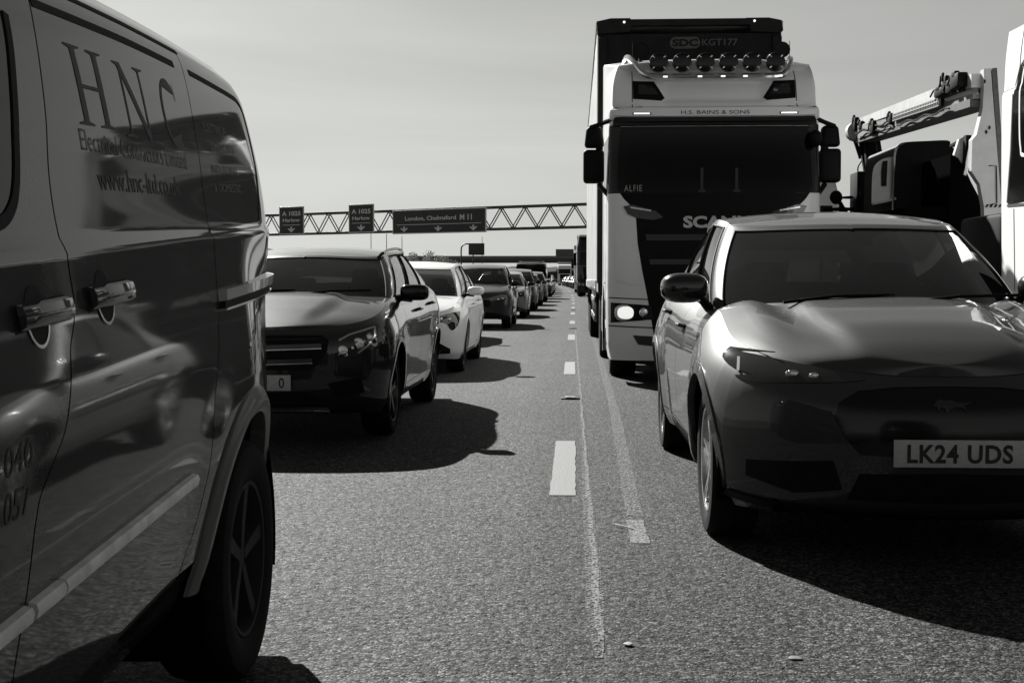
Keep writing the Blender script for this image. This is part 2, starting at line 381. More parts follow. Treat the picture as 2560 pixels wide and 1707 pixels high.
# ------------------------------------------------------------------ generic car
def car(spec,loc,rz=0,name='car',label='',group=None,detail=1):
    S=spec; root=empty(name,loc,rz,label,'car',group)
    P=S['paint']; hw=S['hw']; Lc=S['L']
    zt=lambda y:smi(S['zt'],y); zb=lambda y:smi(S['zb'],y)
    W=lambda y,z,v:(hw-smi(S['sec'],v))*smi(S['taper'],y)
    fl=[(a,S['R'],S['Ra']+.03,S.get('fl',.015)) for a in S['ax']]
    wl=Wall(Lc,S['Lf'],S['nf'],S['Lr'],S['nr'],zt,zb,W,lambda z,v,x:smi(S['nose'],v),lambda z,v,x:-smi(S['tail'],v),fl)
    arches=[(a,S['R']+.01,S['Ra']) for a in S['ax']]
    nu=(26,190,16) if detail else (10,70,8); nv=26 if detail else 12
    us=wl.cols(nu)
    dr=S['doors'] # y breaks of the two doors
    g=.0035
    def rng(a,b): 
        ua,ub=wl.uy(a),wl.uy(b); return [ua]+[u for u in us if ua+1e-4<u<ub-1e-4]+[ub]
    vd=.13
    for side in (1,-1):
        mb=MB() if side==1 else mb
        if detail:
            wl.mesh(mb,side,rng(0,dr[0]-g),nv,arches); wl.mesh(mb,side,rng(dr[2]+g,Lc),nv,arches)
            wl.mesh(mb,side,rng(dr[0]-g,dr[2]+g),6,arches,0,vd)
        else: wl.mesh(mb,side,us,nv,arches)
    mb.build('body',P,root,smooth=40)
    if detail:
        for side in (1,-1):
            for k in (0,1):
                mb=MB(); wl.mesh(mb,side,rng(dr[k]+g,dr[k+1]-g),nv-4,arches,vd+.006,1)
                d=mb.build('door',P,root,smooth=40)
                mb=MB(); yh=dr[k+1]-.16; zh=zt(yh)-.13
                pth=[wl.at(wl.uy(yh+q),zh,side,o) for q,o in ((-.11,.004),(-.09,.032),(-.03,.04),(.05,.036),(.07,.004))]
                mb.tube(pth,.014,8); mb.build('handle',P,d)
    # inner seam filler, underbody, wheel wells
    mb=MB()
    for side in (1,-1):
        rows=[[wl.at(u,z,side,-.02) for z in [zb(wl.y0(u))+.05+(zt(wl.y0(u))-zb(wl.y0(u))-.1)*k/5 for k in range(6)]] for u in rng(max(wl.Lf+.05,arches[0][0]+S['Ra']+.03),arches[1][0]-S['Ra']-.03)[::8]]
        mb.grid(rows)
    z0=S['zb'][1][1]
    mb.box((0,Lc/2,z0+.05),(2*hw-.5,Lc-.5,.08),.02)
    mb.box((0,(arches[0][0]+S['Ra']+arches[1][0]-S['Ra'])/2,z0+.05),(2*hw-.18,arches[1][0]-arches[0][0]-2*S['Ra']-.02,.1),.02)
    for yc,zc,ra in arches:
        for side in (1,-1):
            mb.lathe([(ra+.004,-.01),(ra+.01,-.3),(0,-.3)],(side*(hw-.03),yc,zc),'x',24,side,a0=-.35,a1=PI+.35)
    mb.box((0,.45,.5),(2*hw-.7,.3,.5),.02); mb.box((0,Lc-.4,.55),(2*hw-.6,.3,.4),.02)
    mb.build('underbody',M['under'],root)
    # bonnet
    cw=S['cowl']
    def deck(u0,u1,ycap,mbx,n=30,na=24,gap=.002,bump=None,lift=0):
        rows=[]
        for i in range(n+1):
            y=u0+(u1-u0)*i/n if False else None
            u=u0+(u1-u0)*i/n
            e=wl.pt(u,v=1); xe=max(1e-4,e.x-gap); row=[]
            for k in range(na*2+1):
                a=-1+k/na; aa=abs(a); cr=smi(S['crownf'],e.y) if 'crownf' in S and e.y<Lc/2 else S['crown']*(1-math.exp(-max(0,min(e.y,Lc-e.y))/S.get('cdec',.22)))
                x=a*xe; z=e.z+cr*(1-aa**(S.get('cp',2.4)+7*math.exp(-max(0,min(e.y,Lc-e.y))/.18)))+lift
                if bump: z+=bump(x,e.y,aa)
                row.append((x,e.y,z))
            rows.append(row)
        mbx.grid(rows)
    b=S.get('bump')
    mb=MB()
    n1=26 if detail else 10
    deck(0.0,1,0,mb,n1,24 if detail else 10,bump=b); deck(1,wl.uy(cw),0,mb,n1,24 if detail else 10,bump=b)
    mb.build('bonnet',P,root,smooth=50)
    mb=MB(); yr=S['tailz']
    deck(3,2,0,mb,12,10)
    if yr<Lc-S['Lr']: deck(2,wl.uy(yr),0,mb,10,10)
    mb.build('boot_lid',P,root,smooth=50)
    # scuttle and interior floor of the glasshouse
    # greenhouse
    zr=lambda y:smi(S['zr'],y); C=S['rc']; hwR=S['rw']
    Bk=[];Rk=[]
    edge=lambda y:wl.pt(wl.uy(y),v=1)
    for (k,bb,rr_) in S['gh']:
        if len(bb)==1: e=edge(bb[0]); bp=(e.x-.008,e.y,e.z-.006)
        else: bp=bb
        Bk.append(Vector(bp)); Rk.append(Vector((rr_[0],rr_[1],zr(rr_[1])-C*(rr_[0]/hwR)**2)))
    def crv(K,t):
        i=min(len(K)-2,max(0,int(t))); f=t-i
        a=K[i-1] if i>0 else Vector((-K[1].x,K[1].y,K[1].z)); bq=K[i]; c=K[i+1]; d=K[i+2] if i+2<len(K) else Vector((-K[-2].x,K[-2].y,K[-2].z))
        return .5*((2*bq)+(c-a)*f+(2*a-5*bq+4*c-d)*f*f+(3*bq-a-3*c+d)*f**3)
    T=len(Bk)-1; bul=S.get('bulge',.03)
    def gp(t,s_,side=1,off=0):
        bq=crv(Bk,t); r_=crv(Rk,t); r_.z=zr(r_.y)-C*(r_.x/hwR)**2
        p=bq.lerp(r_,s_); e=.01; tg=crv(Bk,min(T,t+e))-crv(Bk,max(0,t-e)); nn=Vector((tg.y,-tg.x,0)).normalized()
        p+=nn*(4*s_*(1-s_)*bul+off)
        if p.x<0: p.x=0
        return Vector((p.x*side,p.y,p.z))
    kk=dict((k,i) for i,(k,_,_) in enumerate(S['gh']))
    wsT=kk['wsc']; A=kk['A']; Bp=kk['B']; Cp=kk['C']; D=kk['D']; RC=kk['rc']
    tb=[0,wsT-.03,A,Bp-.05,Bp+.05,Cp,D,RC,T]
    ts=[]
    for a,b2 in zip(tb,tb[1:]):
        n=max(2,int((b2-a)*(12 if detail else 5))); ts+=[a+(b2-a)*k/n for k in range(n)]
    ts.append(T)
    sb=[0,.035,.93,1.0]; ss=[]
    for a,b2 in zip(sb,sb[1:]):
        n={.035:2}.get(round(b2-a,3),12 if (b2-a)>.5 else 3); ss+=[a+(b2-a)*k/n for k in range(n)]
    ss.append(1.)
    reg={}
    def region(t,s_):
        if .035<s_<.93:
            if t<wsT-.03: return 'windscreen'
            if A<t<Bp-.05: return 'front_window'
            if Bp+.05<t<Cp: return 'rear_window'
            if t>RC: return 'back_window'
        return 'frame'
    for side in (1,-1):
        for i in range(len(ts)-1):
            for j in range(len(ss)-1):
                q=region((ts[i]+ts[i+1])/2,(ss[j]+ss[j+1])/2)
                key=q+('' if q in('windscreen','back_window','frame') else str(side))
                o=-.006 if q!='frame' else 0
                mbx=reg.setdefault(key,MB()); vs=[gp(ts[i],ss[j],side,o),gp(ts[i+1],ss[j],side,o),gp(ts[i+1],ss[j+1],side,o),gp(ts[i],ss[j+1],side,o)]
                mbx.add(vs if side>0 else vs[::-1],[(0,1,2,3)])
    rows=[]
    for t in ts:
        e=crv(Rk,t); xe=max(1e-4,e.x); rows.append([(xe*(-1+k/10),e.y,zr(e.y)-C*(xe*(-1+k/10)/hwR)**2) for k in range(21)])
    mbf=reg.pop('frame'); mbf.grid(rows)
    fr=mbf.build('roof',P,root,smooth=35)
    for k,mbx in reg.items():
        if k.startswith('front_w') or k.startswith('rear_w'): mbx.build('side_window',M[S.get('sgm','sg')],root)
        else: mbx.build(k,M['ws'],root)
    # rubber edges round the windscreen and side glass
    if detail:
        mb=MB()
        for side in (1,-1):
            for a,b2 in ((A,Bp-.05),(Bp+.05,Cp)):
                lp=[gp(a+(b2-a)*k/14,.035,side,.002) for k in range(15)]+[gp(b2,.035+.895*k/8,side,.002) for k in range(1,9)]+[gp(b2+(a-b2)*k/14,.93,side,.002) for k in range(1,15)]+[gp(a,.93-.895*k/8,side,.002) for k in range(1,9)]
                mb.tube(lp,.007,5)
            lp=[gp((wsT-.03)*k/10,.93,side,.0) for k in range(11)]+[gp(wsT-.03,.93-.895*k/8,side,0) for k in range(9)]
            mb.tube(lp,.006,5)
        mb.build('window_trim',M['seam'],root)
    # interior: shelf, dashboard, seats
    mb=MB(); y1=Bk[0].y+.12; y2=Bk[-1].y-.15; zf=Bk[0].z-.06
    yd=Bk[0].y
    rows=[[(side*(edge(min(max(y,cw),yr)).x-.09),y,zf-.0) for side in (-1,1)] for y in [yd+.02+k*.06 for k in range(10)]]
    mb.grid(rows)
    mb.box((0,yd+.72,zf-.12),(2*hw-.45,.3,.22),.06)
    mb.box((0,(y1+y2)/2,zf-.62),(2*hw-.3,y2-y1+.5,.05))
    mb.box((0,y2-.05,zf-.3),(2*hw-.35,.2,.7),.03)
    mb.build('dashboard',M['under'],root)
    sy=Bp and (crv(Bk,Bp).y)
    for side in (1,-1):
        mb=MB(); xx=side*.37
        mb.box((xx,sy+.02,zf-.23),(.46,.14,.62),.06,rot=(R(-14),0,0)); mb.box((xx,sy-.24,zf-.46),(.48,.5,.14),.05)
        sx=mb.build('seat',M['seat'],root)
        mb=MB(); mb.box((xx,sy+.12,zf+.2),(.24,.09,.17),.04,rot=(R(-10),0,0)); mb.tube([(xx-.06,sy+.11,zf+.0),(xx-.06,sy+.12,zf+.14)],.008); mb.tube([(xx+.06,sy+.11,zf+.0),(xx+.06,sy+.12,zf+.14)],.008)
        mb.build('headrest',M['seat'],sx)
    mb=MB(); mb.box((0,sy+.85,zf-.15),(1.15,.14,.5),.05)
    for q in (-.35,.35): mb.box((q,sy+.9,zf+.14),(.22,.08,.13),.03)
    mb.build('rear_seat',M['seat'],root)
    sx_=S.get('rhd',-1)*.37
    mb=MB(); c0=Vector((sx_,sy-.52,zf-.05)); mb.tube([c0+Vector((math.cos(a)*.18,-math.sin(a)*.06,math.sin(a)*.17)) for a in [2*PI*k/24 for k in range(25)]],.013,6); mb.box((c0.x,c0.y,c0.z),(.3,.03,.05),.01)
    mb.build('steering_wheel',M['black'],root)
    mb=MB(); wt=gp(0,.86,1,-.05); mb.box((0,wt.y+.03,wt.z-.03),(.23,.03,.06),.015); mb.box((0,wt.y+.02,wt.z+.01),(.03,.03,.05),.01); mb.build('interior_mirror',M['black'],root)
    # mirrors
    ym,zm,xm=S['mirror']
    for side in (1,-1):
        mb=MB(); mb.ell((side*xm,ym,zm),S.get('mirdim',(.115,.085,.07)),10,rot=(0,0,side*R(-6)),e=S.get('mire',.75))
        o=mb.build('mirror',S.get('mirmat',P),root)
        mb=MB(); e=edge(ym+.1); mb.tube([(side*(e.x-.01),ym+.1,e.z-.02),(side*(e.x+.06),ym+.05,zm-.05),(side*(xm-.03),ym+.02,zm-.05)],[.03,.022,.03],8); mb.build('mirror_arm',M['black'],o)
        mb=MB(); mb.box((side*xm,ym+.075,zm),(.18,.01,.1),.02); mb.build('mirror_glass',M['chrome'],o)
    # wheels
    for yy in S['ax']:
        for side in (1,-1): wheel(root,side*(hw-S.get('wi',.035)),yy,S['R'],.225,S['rr'],S['spokes'],side,rimmat=S.get('rim','alu'),style=S.get('style',5))
    # arch lips
    if detail:
        for yc,zc,ra in arches:
            for side in (1,-1):
                rows=[]; mb=MB()
                for k in range(41):
                    a=-.18+(PI+.36)*k/40; row=[]
                    for rr2,o in ((ra-.004,-.03),(ra-.004,.006),(ra+S.get('lip',.03),.007),(ra+S.get('lip',.03)+.004,-.004)):
                        y=yc+math.cos(a)*rr2; z=zc+math.sin(a)*rr2; z=max(z,zb(y)+.005); row.append(wl.at(wl.uy(min(max(y,.02),Lc-.02)),z,side,o))
                    rows.append(row)
                mb.grid(rows); mb.build('arch_trim',S.get('lipmat',P),root)
    # bonnet shut line / fender seam
    if detail:
        for side in (1,-1):
            mb=MB(); pth=[wl.at(u,zt(wl.y0(u))-.001,side,-.004) for u in rng(S.get('shut',.3),cw)[::3]]
            mb.tube(pth,.004,5); mb.build('bonnet_seam',M['seam'],root)
    # wipers
    for q in (-.5,.1):
        mb=MB(); p0=Vector((q,Bk[0].y+.03,Bk[0].z+.01)); mb.tube([p0,p0+Vector((.25,.02,.03)),p0+Vector((.55,.07,.035))],.009,6); mb.build('wiper',M['black'],root)
    # front and rear furniture
    F=S['front'](wl,root,P) if S.get('front') else None
    mb=MB()
    for side in (1,-1):
        wl.patch([(2.35,zt(Lc)-.22),(2.35,zt(Lc)-.08),(2.8,zt(Lc)-.08),(2.8,zt(Lc)-.2)],mb,.004,.05,side,mode='uz')
        mb.build('tail_lamp',M['lamp'],root); mb=MB()
    return root,wl,gp
def plate(root,y,z,text,x=0,wd=.52,h=.111):
    mb=MB(); mb.box((x,y,z),(wd,.012,h),.004); o=mb.build('number_plate',M['plate'],root)
    mb=MB()
    if text:
        flat_text('lettering',text,x-wd*.40,x+wd*.40,z-.038,z+.038,y-.0075,M['ink'],o,bold=.028,space=1.08)
    return o

# ------------------------------------------------------------------ ground, road, markings
def asphalt():
    m=bpy.data.materials.new('asphalt'); m.use_nodes=True; n=m.node_tree; b=n.nodes['Principled BSDF']; N=n.nodes.new; k=n.links.new
    t=N('ShaderNodeTexCoord')
    v=N('ShaderNodeTexVoronoi'); v.inputs['Scale'].default_value=78; k(t.outputs['Object'],v.inputs[0])
    z=N('ShaderNodeTexNoise'); z.inputs['Scale'].default_value=150; z.inputs['Detail'].default_value=3; k(t.outputs['Object'],z.inputs[0])
    big=N('ShaderNodeTexNoise'); big.inputs['Scale'].default_value=.5; big.inputs['Detail'].default_value=5; k(t.outputs['Object'],big.inputs[0])
    # darker and lighter stones; shade in the gaps between them put into the colour
    ve=N('ShaderNodeTexVoronoi'); ve.feature='DISTANCE_TO_EDGE'; ve.inputs['Scale'].default_value=78; k(t.outputs['Object'],ve.inputs[0])
    cr=N('ShaderNodeMapRange'); cr.inputs[1].default_value=.2; cr.inputs[2].default_value=1; cr.inputs[3].default_value=.008; cr.inputs[4].default_value=.15
    sp=N('ShaderNodeSeparateColor'); k(v.outputs['Color'],sp.inputs[0]); k(sp.outputs[0],cr.inputs[0])
    gap_shade=N('ShaderNodeMapRange'); gap_shade.inputs[1].default_value=0; gap_shade.inputs[2].default_value=.2; gap_shade.inputs[3].default_value=.12; gap_shade.inputs[4].default_value=1; k(ve.outputs['Distance'],gap_shade.inputs[0])
    m2=N('ShaderNodeMapRange'); m2.inputs[1].default_value=.3; m2.inputs[2].default_value=.7; m2.inputs[3].default_value=.85; m2.inputs[4].default_value=1.15; k(big.outputs[0],m2.inputs[0])
    z3=N('ShaderNodeTexNoise'); z3.inputs['Scale'].default_value=28; z3.inputs['Detail'].default_value=4; k(t.outputs['Object'],z3.inputs[0])
    m3=N('ShaderNodeMapRange'); m3.inputs[1].default_value=.35; m3.inputs[2].default_value=.65; m3.inputs[3].default_value=.55; m3.inputs[4].default_value=1.3; k(z3.outputs[0],m3.inputs[0])
    def mul(p,q):
        mu=N('ShaderNodeMath'); mu.operation='MULTIPLY'; k(p,mu.inputs[0]); k(q,mu.inputs[1]); return mu.outputs[0]
    mp2=N('ShaderNodeMapping'); mp2.inputs['Scale'].default_value=(1.6,.05,1); k(t.outputs['Object'],mp2.inputs[0])
    z4=N('ShaderNodeTexNoise'); z4.inputs['Scale'].default_value=1; z4.inputs['Detail'].default_value=4; k(mp2.outputs[0],z4.inputs[0])
    m4=N('ShaderNodeMapRange'); m4.inputs[1].default_value=.35; m4.inputs[2].default_value=.65; m4.inputs[3].default_value=.72; m4.inputs[4].default_value=1.2; k(z4.outputs[0],m4.inputs[0])
    z5=N('ShaderNodeTexNoise'); z5.inputs['Scale'].default_value=2.3; z5.inputs['Detail'].default_value=6; k(t.outputs['Object'],z5.inputs[0])
    m5=N('ShaderNodeMapRange'); m5.inputs[1].default_value=.62; m5.inputs[2].default_value=.70; m5.inputs[3].default_value=1; m5.inputs[4].default_value=.62; k(z5.outputs[0],m5.inputs[0])
    cr_out=mul(cr.outputs[0],mul(m4.outputs[0],m5.outputs[0]))
    col=mul(mul(mul(cr_out,m2.outputs[0]),gap_shade.outputs[0]),m3.outputs[0])
    k(col,b.inputs['Base Color'])
    sr=N('ShaderNodeMapRange'); sr.inputs[1].default_value=0; sr.inputs[2].default_value=1; sr.inputs[3].default_value=.05; sr.inputs[4].default_value=.42; k(mul(sp.outputs[1],gap_shade.outputs[0]),sr.inputs[0]); k(sr.outputs[0],b.inputs['Specular IOR Level'])
    b.inputs['Roughness'].default_value=.8
    h2=N('ShaderNodeMath'); h2.operation='ADD'; k(mul(ve.outputs['Distance'],sp.outputs[2]),h2.inputs[0]); k(z3.outputs[0],h2.inputs[1])
    bp=N('ShaderNodeBump'); bp.inputs['Strength'].default_value=1; bp.inputs['Distance'].default_value=.011; k(h2.outputs[0],bp.inputs['Height']); k(bp.outputs[0],b.inputs['Normal'])
    return m
def cx(y): return -(max(0,y-60)**2)/8600.          # the road bends gently left far away
def struct(name,mb,m,smooth=0):
    o=mb.build(name,m,None,smooth=smooth); o['kind']='structure'; return o
mb=MB(); mb.add([(-3000,-300,-.03),(3000,-300,-.03),(3000,5000,-.03),(-3000,5000,-.03)],[(0,1,2,3)])
struct('ground',mb,mat('grass_ground',.07,.95,noise=.5,nscale=.8))
ROAD=asphalt()
mb=MB(); ys=[-30,0,30,60,80,100,130,160,200,250,300,400,600]
mb.grid([[(cx(y)-13,y,0),(cx(y)+13,y,0)] for y in ys]); struct('road',mb,ROAD)
def paintmat(name,v,holes,scale=60):
    m=bpy.data.materials.new(name); m.use_nodes=True; n=m.node_tree; b=n.nodes['Principled BSDF']; N=n.nodes.new; k=n.links.new
    t=N('ShaderNodeTexCoord'); z=N('ShaderNodeTexNoise'); z.inputs['Scale'].default_value=scale; z.inputs['Detail'].default_value=5; k(t.outputs['Object'],z.inputs[0])
    vo=N('ShaderNodeTexVoronoi'); vo.inputs['Scale'].default_value=95; k(t.outputs['Object'],vo.inputs[0])
    r=N('ShaderNodeMapRange'); r.inputs[1].default_value=.32; r.inputs[2].default_value=.68; r.inputs[3].default_value=v*.8; r.inputs[4].default_value=v*1.15; k(z.outputs[0],r.inputs[0]); k(r.outputs[0],b.inputs['Base Color'])
    b.inputs['Roughness'].default_value=.75
    bp=N('ShaderNodeBump'); bp.inputs['Strength'].default_value=.5; bp.inputs['Distance'].default_value=.004; k(vo.outputs['Distance'],bp.inputs['Height']); k(bp.outputs[0],b.inputs['Normal'])
    if holes:
        h=N('ShaderNodeMapRange'); h.inputs[1].default_value=holes-.08; h.inputs[2].default_value=holes+.08; 
        z2=N('ShaderNodeTexNoise'); z2.inputs['Scale'].default_value=85; z2.inputs['Detail'].default_value=4; k(t.outputs['Object'],z2.inputs[0]); k(z2.outputs[0],h.inputs[0]); k(h.outputs[0],b.inputs['Alpha'])
    return m
PM=paintmat('road_paint',.115,0); PW=paintmat('worn_paint',.085,.52); PJ=paintmat('joint_sealant',.09,.46); PF=paintmat('joint_fringe',.08,.54)
rnd=random.Random(3)
def strip(xc,wd,y0,y1,z,n=None):
    n=n or max(2,int((y1-y0)/.12)); mb=MB(); r=[]
    for i in range(n+1):
        y=y0+(y1-y0)*i/n; j=rnd.uniform(-.004,.004); a=xc(y) if callable(xc) else xc+cx(y); w2=(wd(y) if callable(wd) else wd)/2
        r.append([(a-w2+j,y,z),(a+w2+rnd.uniform(-.004,.004),y,z)])
    mb.grid(r); return mb
k=0; y=6.95
while y<330:
    o=strip(-.065,.145,y,y+2.35 if y<20 else y+2.4,.004,20 if y<40 else 3).build('lane_marking',PM,None,smooth=0)
    o['kind']='structure'
    y+=8.9
for xo in (-3.75,3.62):
    y=4.5
    while y<200:
        o=strip(xo,.14,y,y+2.3,.004,3).build('lane_marking',PM,None,smooth=0); o['kind']='structure'; y+=8.9
for xo in (-12.2,11.9):
    o=strip(xo,.2,-20,400,.004,80).build('edge_line',PM,None,smooth=0); o['kind']='structure'
o=strip(lambda y:.088-.0026*(y-4)+.004*math.sin(y*5),lambda y:smi([(3.95,.004),(4.4,.026),(7,.022),(13,.014),(30,.014)],y),3.95,30,.0036,260).build('road_joint',PJ,None,smooth=0); o['kind']='structure'
o=strip(lambda y:.080-.0026*(y-4),lambda y:smi([(3.95,.02),(4.6,.065),(7,.05),(9,.03),(13,.02),(30,.02)],y),3.95,30,.0030,160).build('joint_fringe',PF,None,smooth=0); o['kind']='structure'
o=strip(lambda y:smi([(5.6,.298),(13.4,.372),(40,.40)],y),lambda y:.085,6.35,40,.0034,120).build('worn_marking',PW,None,smooth=0); o['kind']='structure'
o=strip(.30,.085,5.7,6.25,.0036,8).build('worn_marking',paintmat('worn_paint_patch',.095,.44),None,smooth=0); o['kind']='structure'
# cat's eyes
def stud(x,y,first=[None]):
    if first[0] is None:
        mb=MB(); mb.box((0,0,.006),(.19,.14,.014),.005); o=mb.build('road_stud',M['black']); 
        mb=MB(); mb.box((0,-.01,.016),(.1,.1,.02),.006); mb.build('stud_housing',M['alu'],o); first[0]=o
        c=o
    else: c=copy_tree(first[0])
    c.location=(x,y,.001); return c
for i,yy in enumerate((12.6,30.4,48.2)):
    c=stud(-.04,yy); tag(c,['metal cat\'s eye stud between the two nearest white dashes','metal cat\'s eye stud beyond the second white dash, level with the dark SUV','small cat\'s eye stud far down the dashed line'][i],'road stud','cat\'s eye studs along the dashed line')
def pebble(name,loc,d,label,cat,v,seed):
    rr=random.Random(seed); b=bmesh.new(); bmesh.ops.create_icosphere(b,subdivisions=3,radius=1)
    for vv in b.verts:
        f=1+.12*math.sin(vv.co.x*3+seed)+.1*math.sin(vv.co.y*4+seed*2); vv.co=Vector((vv.co.x*d[0]*f,vv.co.y*d[1]*f,vv.co.z*d[2]))
    mb=MB(); mb.bm(b); o=mb.build(name,mat(name+'_m',v,.7,noise=.2),None); o.location=loc; tag(o,label,cat); return o
pebble('stone',(.178,4.1,.006),(.017,.02,.004),'pale flat stone on the asphalt just right of the sealed joint','stone',.22,1)
pebble('stone',(.70,3.98,.004),(.02,.02,.003),'small faint flat stone on the asphalt at the bottom of the frame','stone',.12,5)
mb=MB(); mb.tube([(.20,6.1,.01),(.235,6.04,.014),(.28,6.0,.008)],.0035,6); tag(mb.build('twig',mat('straw',.5,.8)),'thin pale twig lying on the road beside the worn marking','twig')
# verges beyond both carriageways
GR=mat('verge_grass',.06,.95,noise=.5,nscale=1.5,bump=.6,bscale=8)
for sgn,nm in ((1,'verge'),(-1,'verge')):
    mb=MB(); r=[]
    for y in [-40+20*i for i in range(32)]:
        r.append([(cx(y)+sgn*q,y,h) for q,h in ((13.0,-.01),(15,.15),(20,.8),(32,1.6),(60,1.8))])
    mb.grid(r,flip=sgn<0); struct('verge',mb,GR,smooth=60)

# ------------------------------------------------------------------ car fronts
def box_tube(mb,p,r=.006): mb.tube(p,r,6)
def lamp_inner(wl,root,o,spots,off=.008):
    for side in (1,-1):
        for (x,z,r) in spots:
            mb=MB(); p=wl.at(wl.ux(x,z),z,side,off); n=wl.nrm(wl.ux(x,z),z,side)
            mb.ell(p,(r,r*.5,r),8); mb.build('reflector',M['reflector'],o)
def sym(wl,root,name,m,fn,one=True):
    """centre part: both halves in one mesh; otherwise one object per side"""
    mb=MB()
    for side in (1,-1):
        fn(mb,side)
        if not one: o=mb.build(name,m,root); mb=MB()
    return mb.build(name,m,root) if one else o
def lamp(wl,root,HL,umap,refl,drl=()):
    for side in (1,-1):
        mb=MB(); wl.patch([(umap(x,z),z) for x,z in HL],mb,.003,.03,side,mode='uz'); o=mb.build('headlight',M['lamp'],root)
        for (x,z,a,c) in refl:
            mb=MB(); mb.ell(wl.at(wl.ux(x,z),z,side,.004),(a,.012,c),8); mb.build('reflector',M['reflector'],o)
        for ln,w_ in drl:
            mb=MB(); wl.band(ln,w_,mb,.006,side,mode='xz'); mb.build('daytime_light',M['chrome'],o)
def front_mache(wl,root,P):
    HL=cm2([(.865,.895),(.80,.882),(.70,.866),(.55,.838),(.36,.80),(.33,.785),(.42,.775),(.56,.768),(.70,.762),(.79,.768),(.835,.80),(.862,.85),(.865,.895)],4)[:-1]
    lamp(wl,root,HL,lambda x,z:(wl.ux(x,z) if x<.82 else wl.uy(.28+(x-.82)*7.0)),((.60,.80,.03,.016),(.52,.795,.022,.014)),(([(.79,.855),(.80,.80)],.010),))
    sym(wl,root,'air_intake',M['black'],lambda mb,s_:wl.patch([(.78,.43),(.46,.46),(.42,.34),(.60,.31),(.78,.36)],mb,.002,.05,s_),False)
    sym(wl,root,'bumper_lip',M['black'],lambda mb,s_:wl.band([(.845,.27),(.80,.262),(.70,.25),(.4,.24),(0,.235)],.03,mb,.012,s_,mode='xz'))
    sym(wl,root,'grille_panel',M['blackgloss'],lambda mb,s_:wl.patch([(0,.765),(.2,.762),(.36,.745),(.44,.70),(.46,.63),(.42,.55),(.36,.49),(0,.48)],mb,.003,.04,s_))
    sym(wl,root,'grille_edge',P,lambda mb,s_:wl.band([(0,.768),(.2,.765),(.365,.748),(.445,.70),(.465,.63),(.425,.55),(.365,.487)],.014,mb,.007,s_,mode='xz'))
    sym(wl,root,'lower_grille',M['black'],lambda mb,s_:wl.patch([(0,.42),(.36,.41),(.40,.30),(0,.29)],mb,.002,.05,s_))
    H=[(-.085,-.01),(-.07,.012),(-.05,.02),(-.03,.014),(-.01,.018),(.02,.008),(.05,.006),(.085,.012),(.06,.0),(.045,-.006),(.05,-.025),(.035,-.012),(.01,-.01),(-.02,-.02),(-.03,-.035),(-.035,-.016),(-.055,-.012),(-.06,-.028),(-.07,-.008)]
    mb=MB(); b=cut_poly([(x*.95,z*.95+.695) for x,z in H],.03)
    map_bm(b,lambda a,c,h:wl.at(wl.ux(abs(a),c),c,1 if a>=0 else -1,.008+h),mb,.004); mb.build('badge',M['darkalloy'],root)
    plate(root,-.012,.503,'LK24 UDS',.02)
def front_gla(wl,root,P):
    HL=cm2([(.80,.868),(.72,.845),(.60,.79),(.56,.765),(.535,.70),(.54,.64),(.60,.625),(.69,.65),(.77,.69),(.815,.76),(.822,.82),(.80,.868)],4)[:-1]
    lamp(wl,root,HL,lambda x,z:min(.93,wl.ux(x,z)),((.60,.69,.04,.04),(.70,.735,.045,.045),(.765,.775,.03,.03)),(([(.575,.762),(.64,.80),(.72,.825),(.79,.85),(.80,.79),(.76,.72),(.70,.67)],.012),))
    for side in (1,-1):
        rq=random.Random(5)
        for (x,z) in ((.585,.665),(.61,.70),(.625,.66),(.665,.71),(.69,.745),(.735,.75),(.76,.79)):
            mb=MB(); mb.box(wl.at(min(.93,wl.ux(x,z)),z,side,.008),(.012+.012*rq.random(),.01,.02+.02*rq.random()),.002,rot=(rq.uniform(-.5,.5),rq.uniform(-.6,.6),rq.uniform(-.5,.5))); mb.build('lamp_facet',M['chrome'],root)
    g=sym(wl,root,'grille',M['black'],lambda mb,s_:wl.patch([(0,.80),(.46,.80),(.51,.765),(.50,.68),(.43,.585),(.38,.56),(0,.555)],mb,.003,.04,s_))
    for z0_,x1 in ((.703,.46),(.605,.40)):
        sym(wl,g,'grille_bar',M['darkalloy'],lambda mb,s_:wl.band([(0,z0_+.008),(x1,z0_+.02)],.030,mb,.026,s_,.02,mode='xz'))
        sym(wl,g,'grille_bar_glint',M['alu'],lambda mb,s_:wl.band([(0,z0_-.010),(x1,z0_+.002)],.006,mb,.030,s_,.01,mode='xz'))  # bright strip laid on as the highlight line under each bar
    sym(wl,root,'lower_grille',M['black'],lambda mb,s_:wl.patch([(0,.40),(.36,.40),(.45,.34),(.40,.29),(0,.285)],mb,.002,.05,s_))
    sym(wl,root,'air_intake',M['black'],lambda mb,s_:wl.patch([(.50,.46),(.72,.50),(.74,.38),(.56,.36)],mb,.002,.05,s_),False)
    sym(wl,root,'bumper_trim',M['alu'],lambda mb,s_:wl.band([(0,.268),(.25,.268),(.42,.262),(.5,.256)],.02,mb,.02,s_,.015,mode='xz'))
    o=plate(root,-.03,.47,None)
    flat_text('lettering','0',.175,.215,.434,.506,-.0375,M['ink'],o,bold=.012)
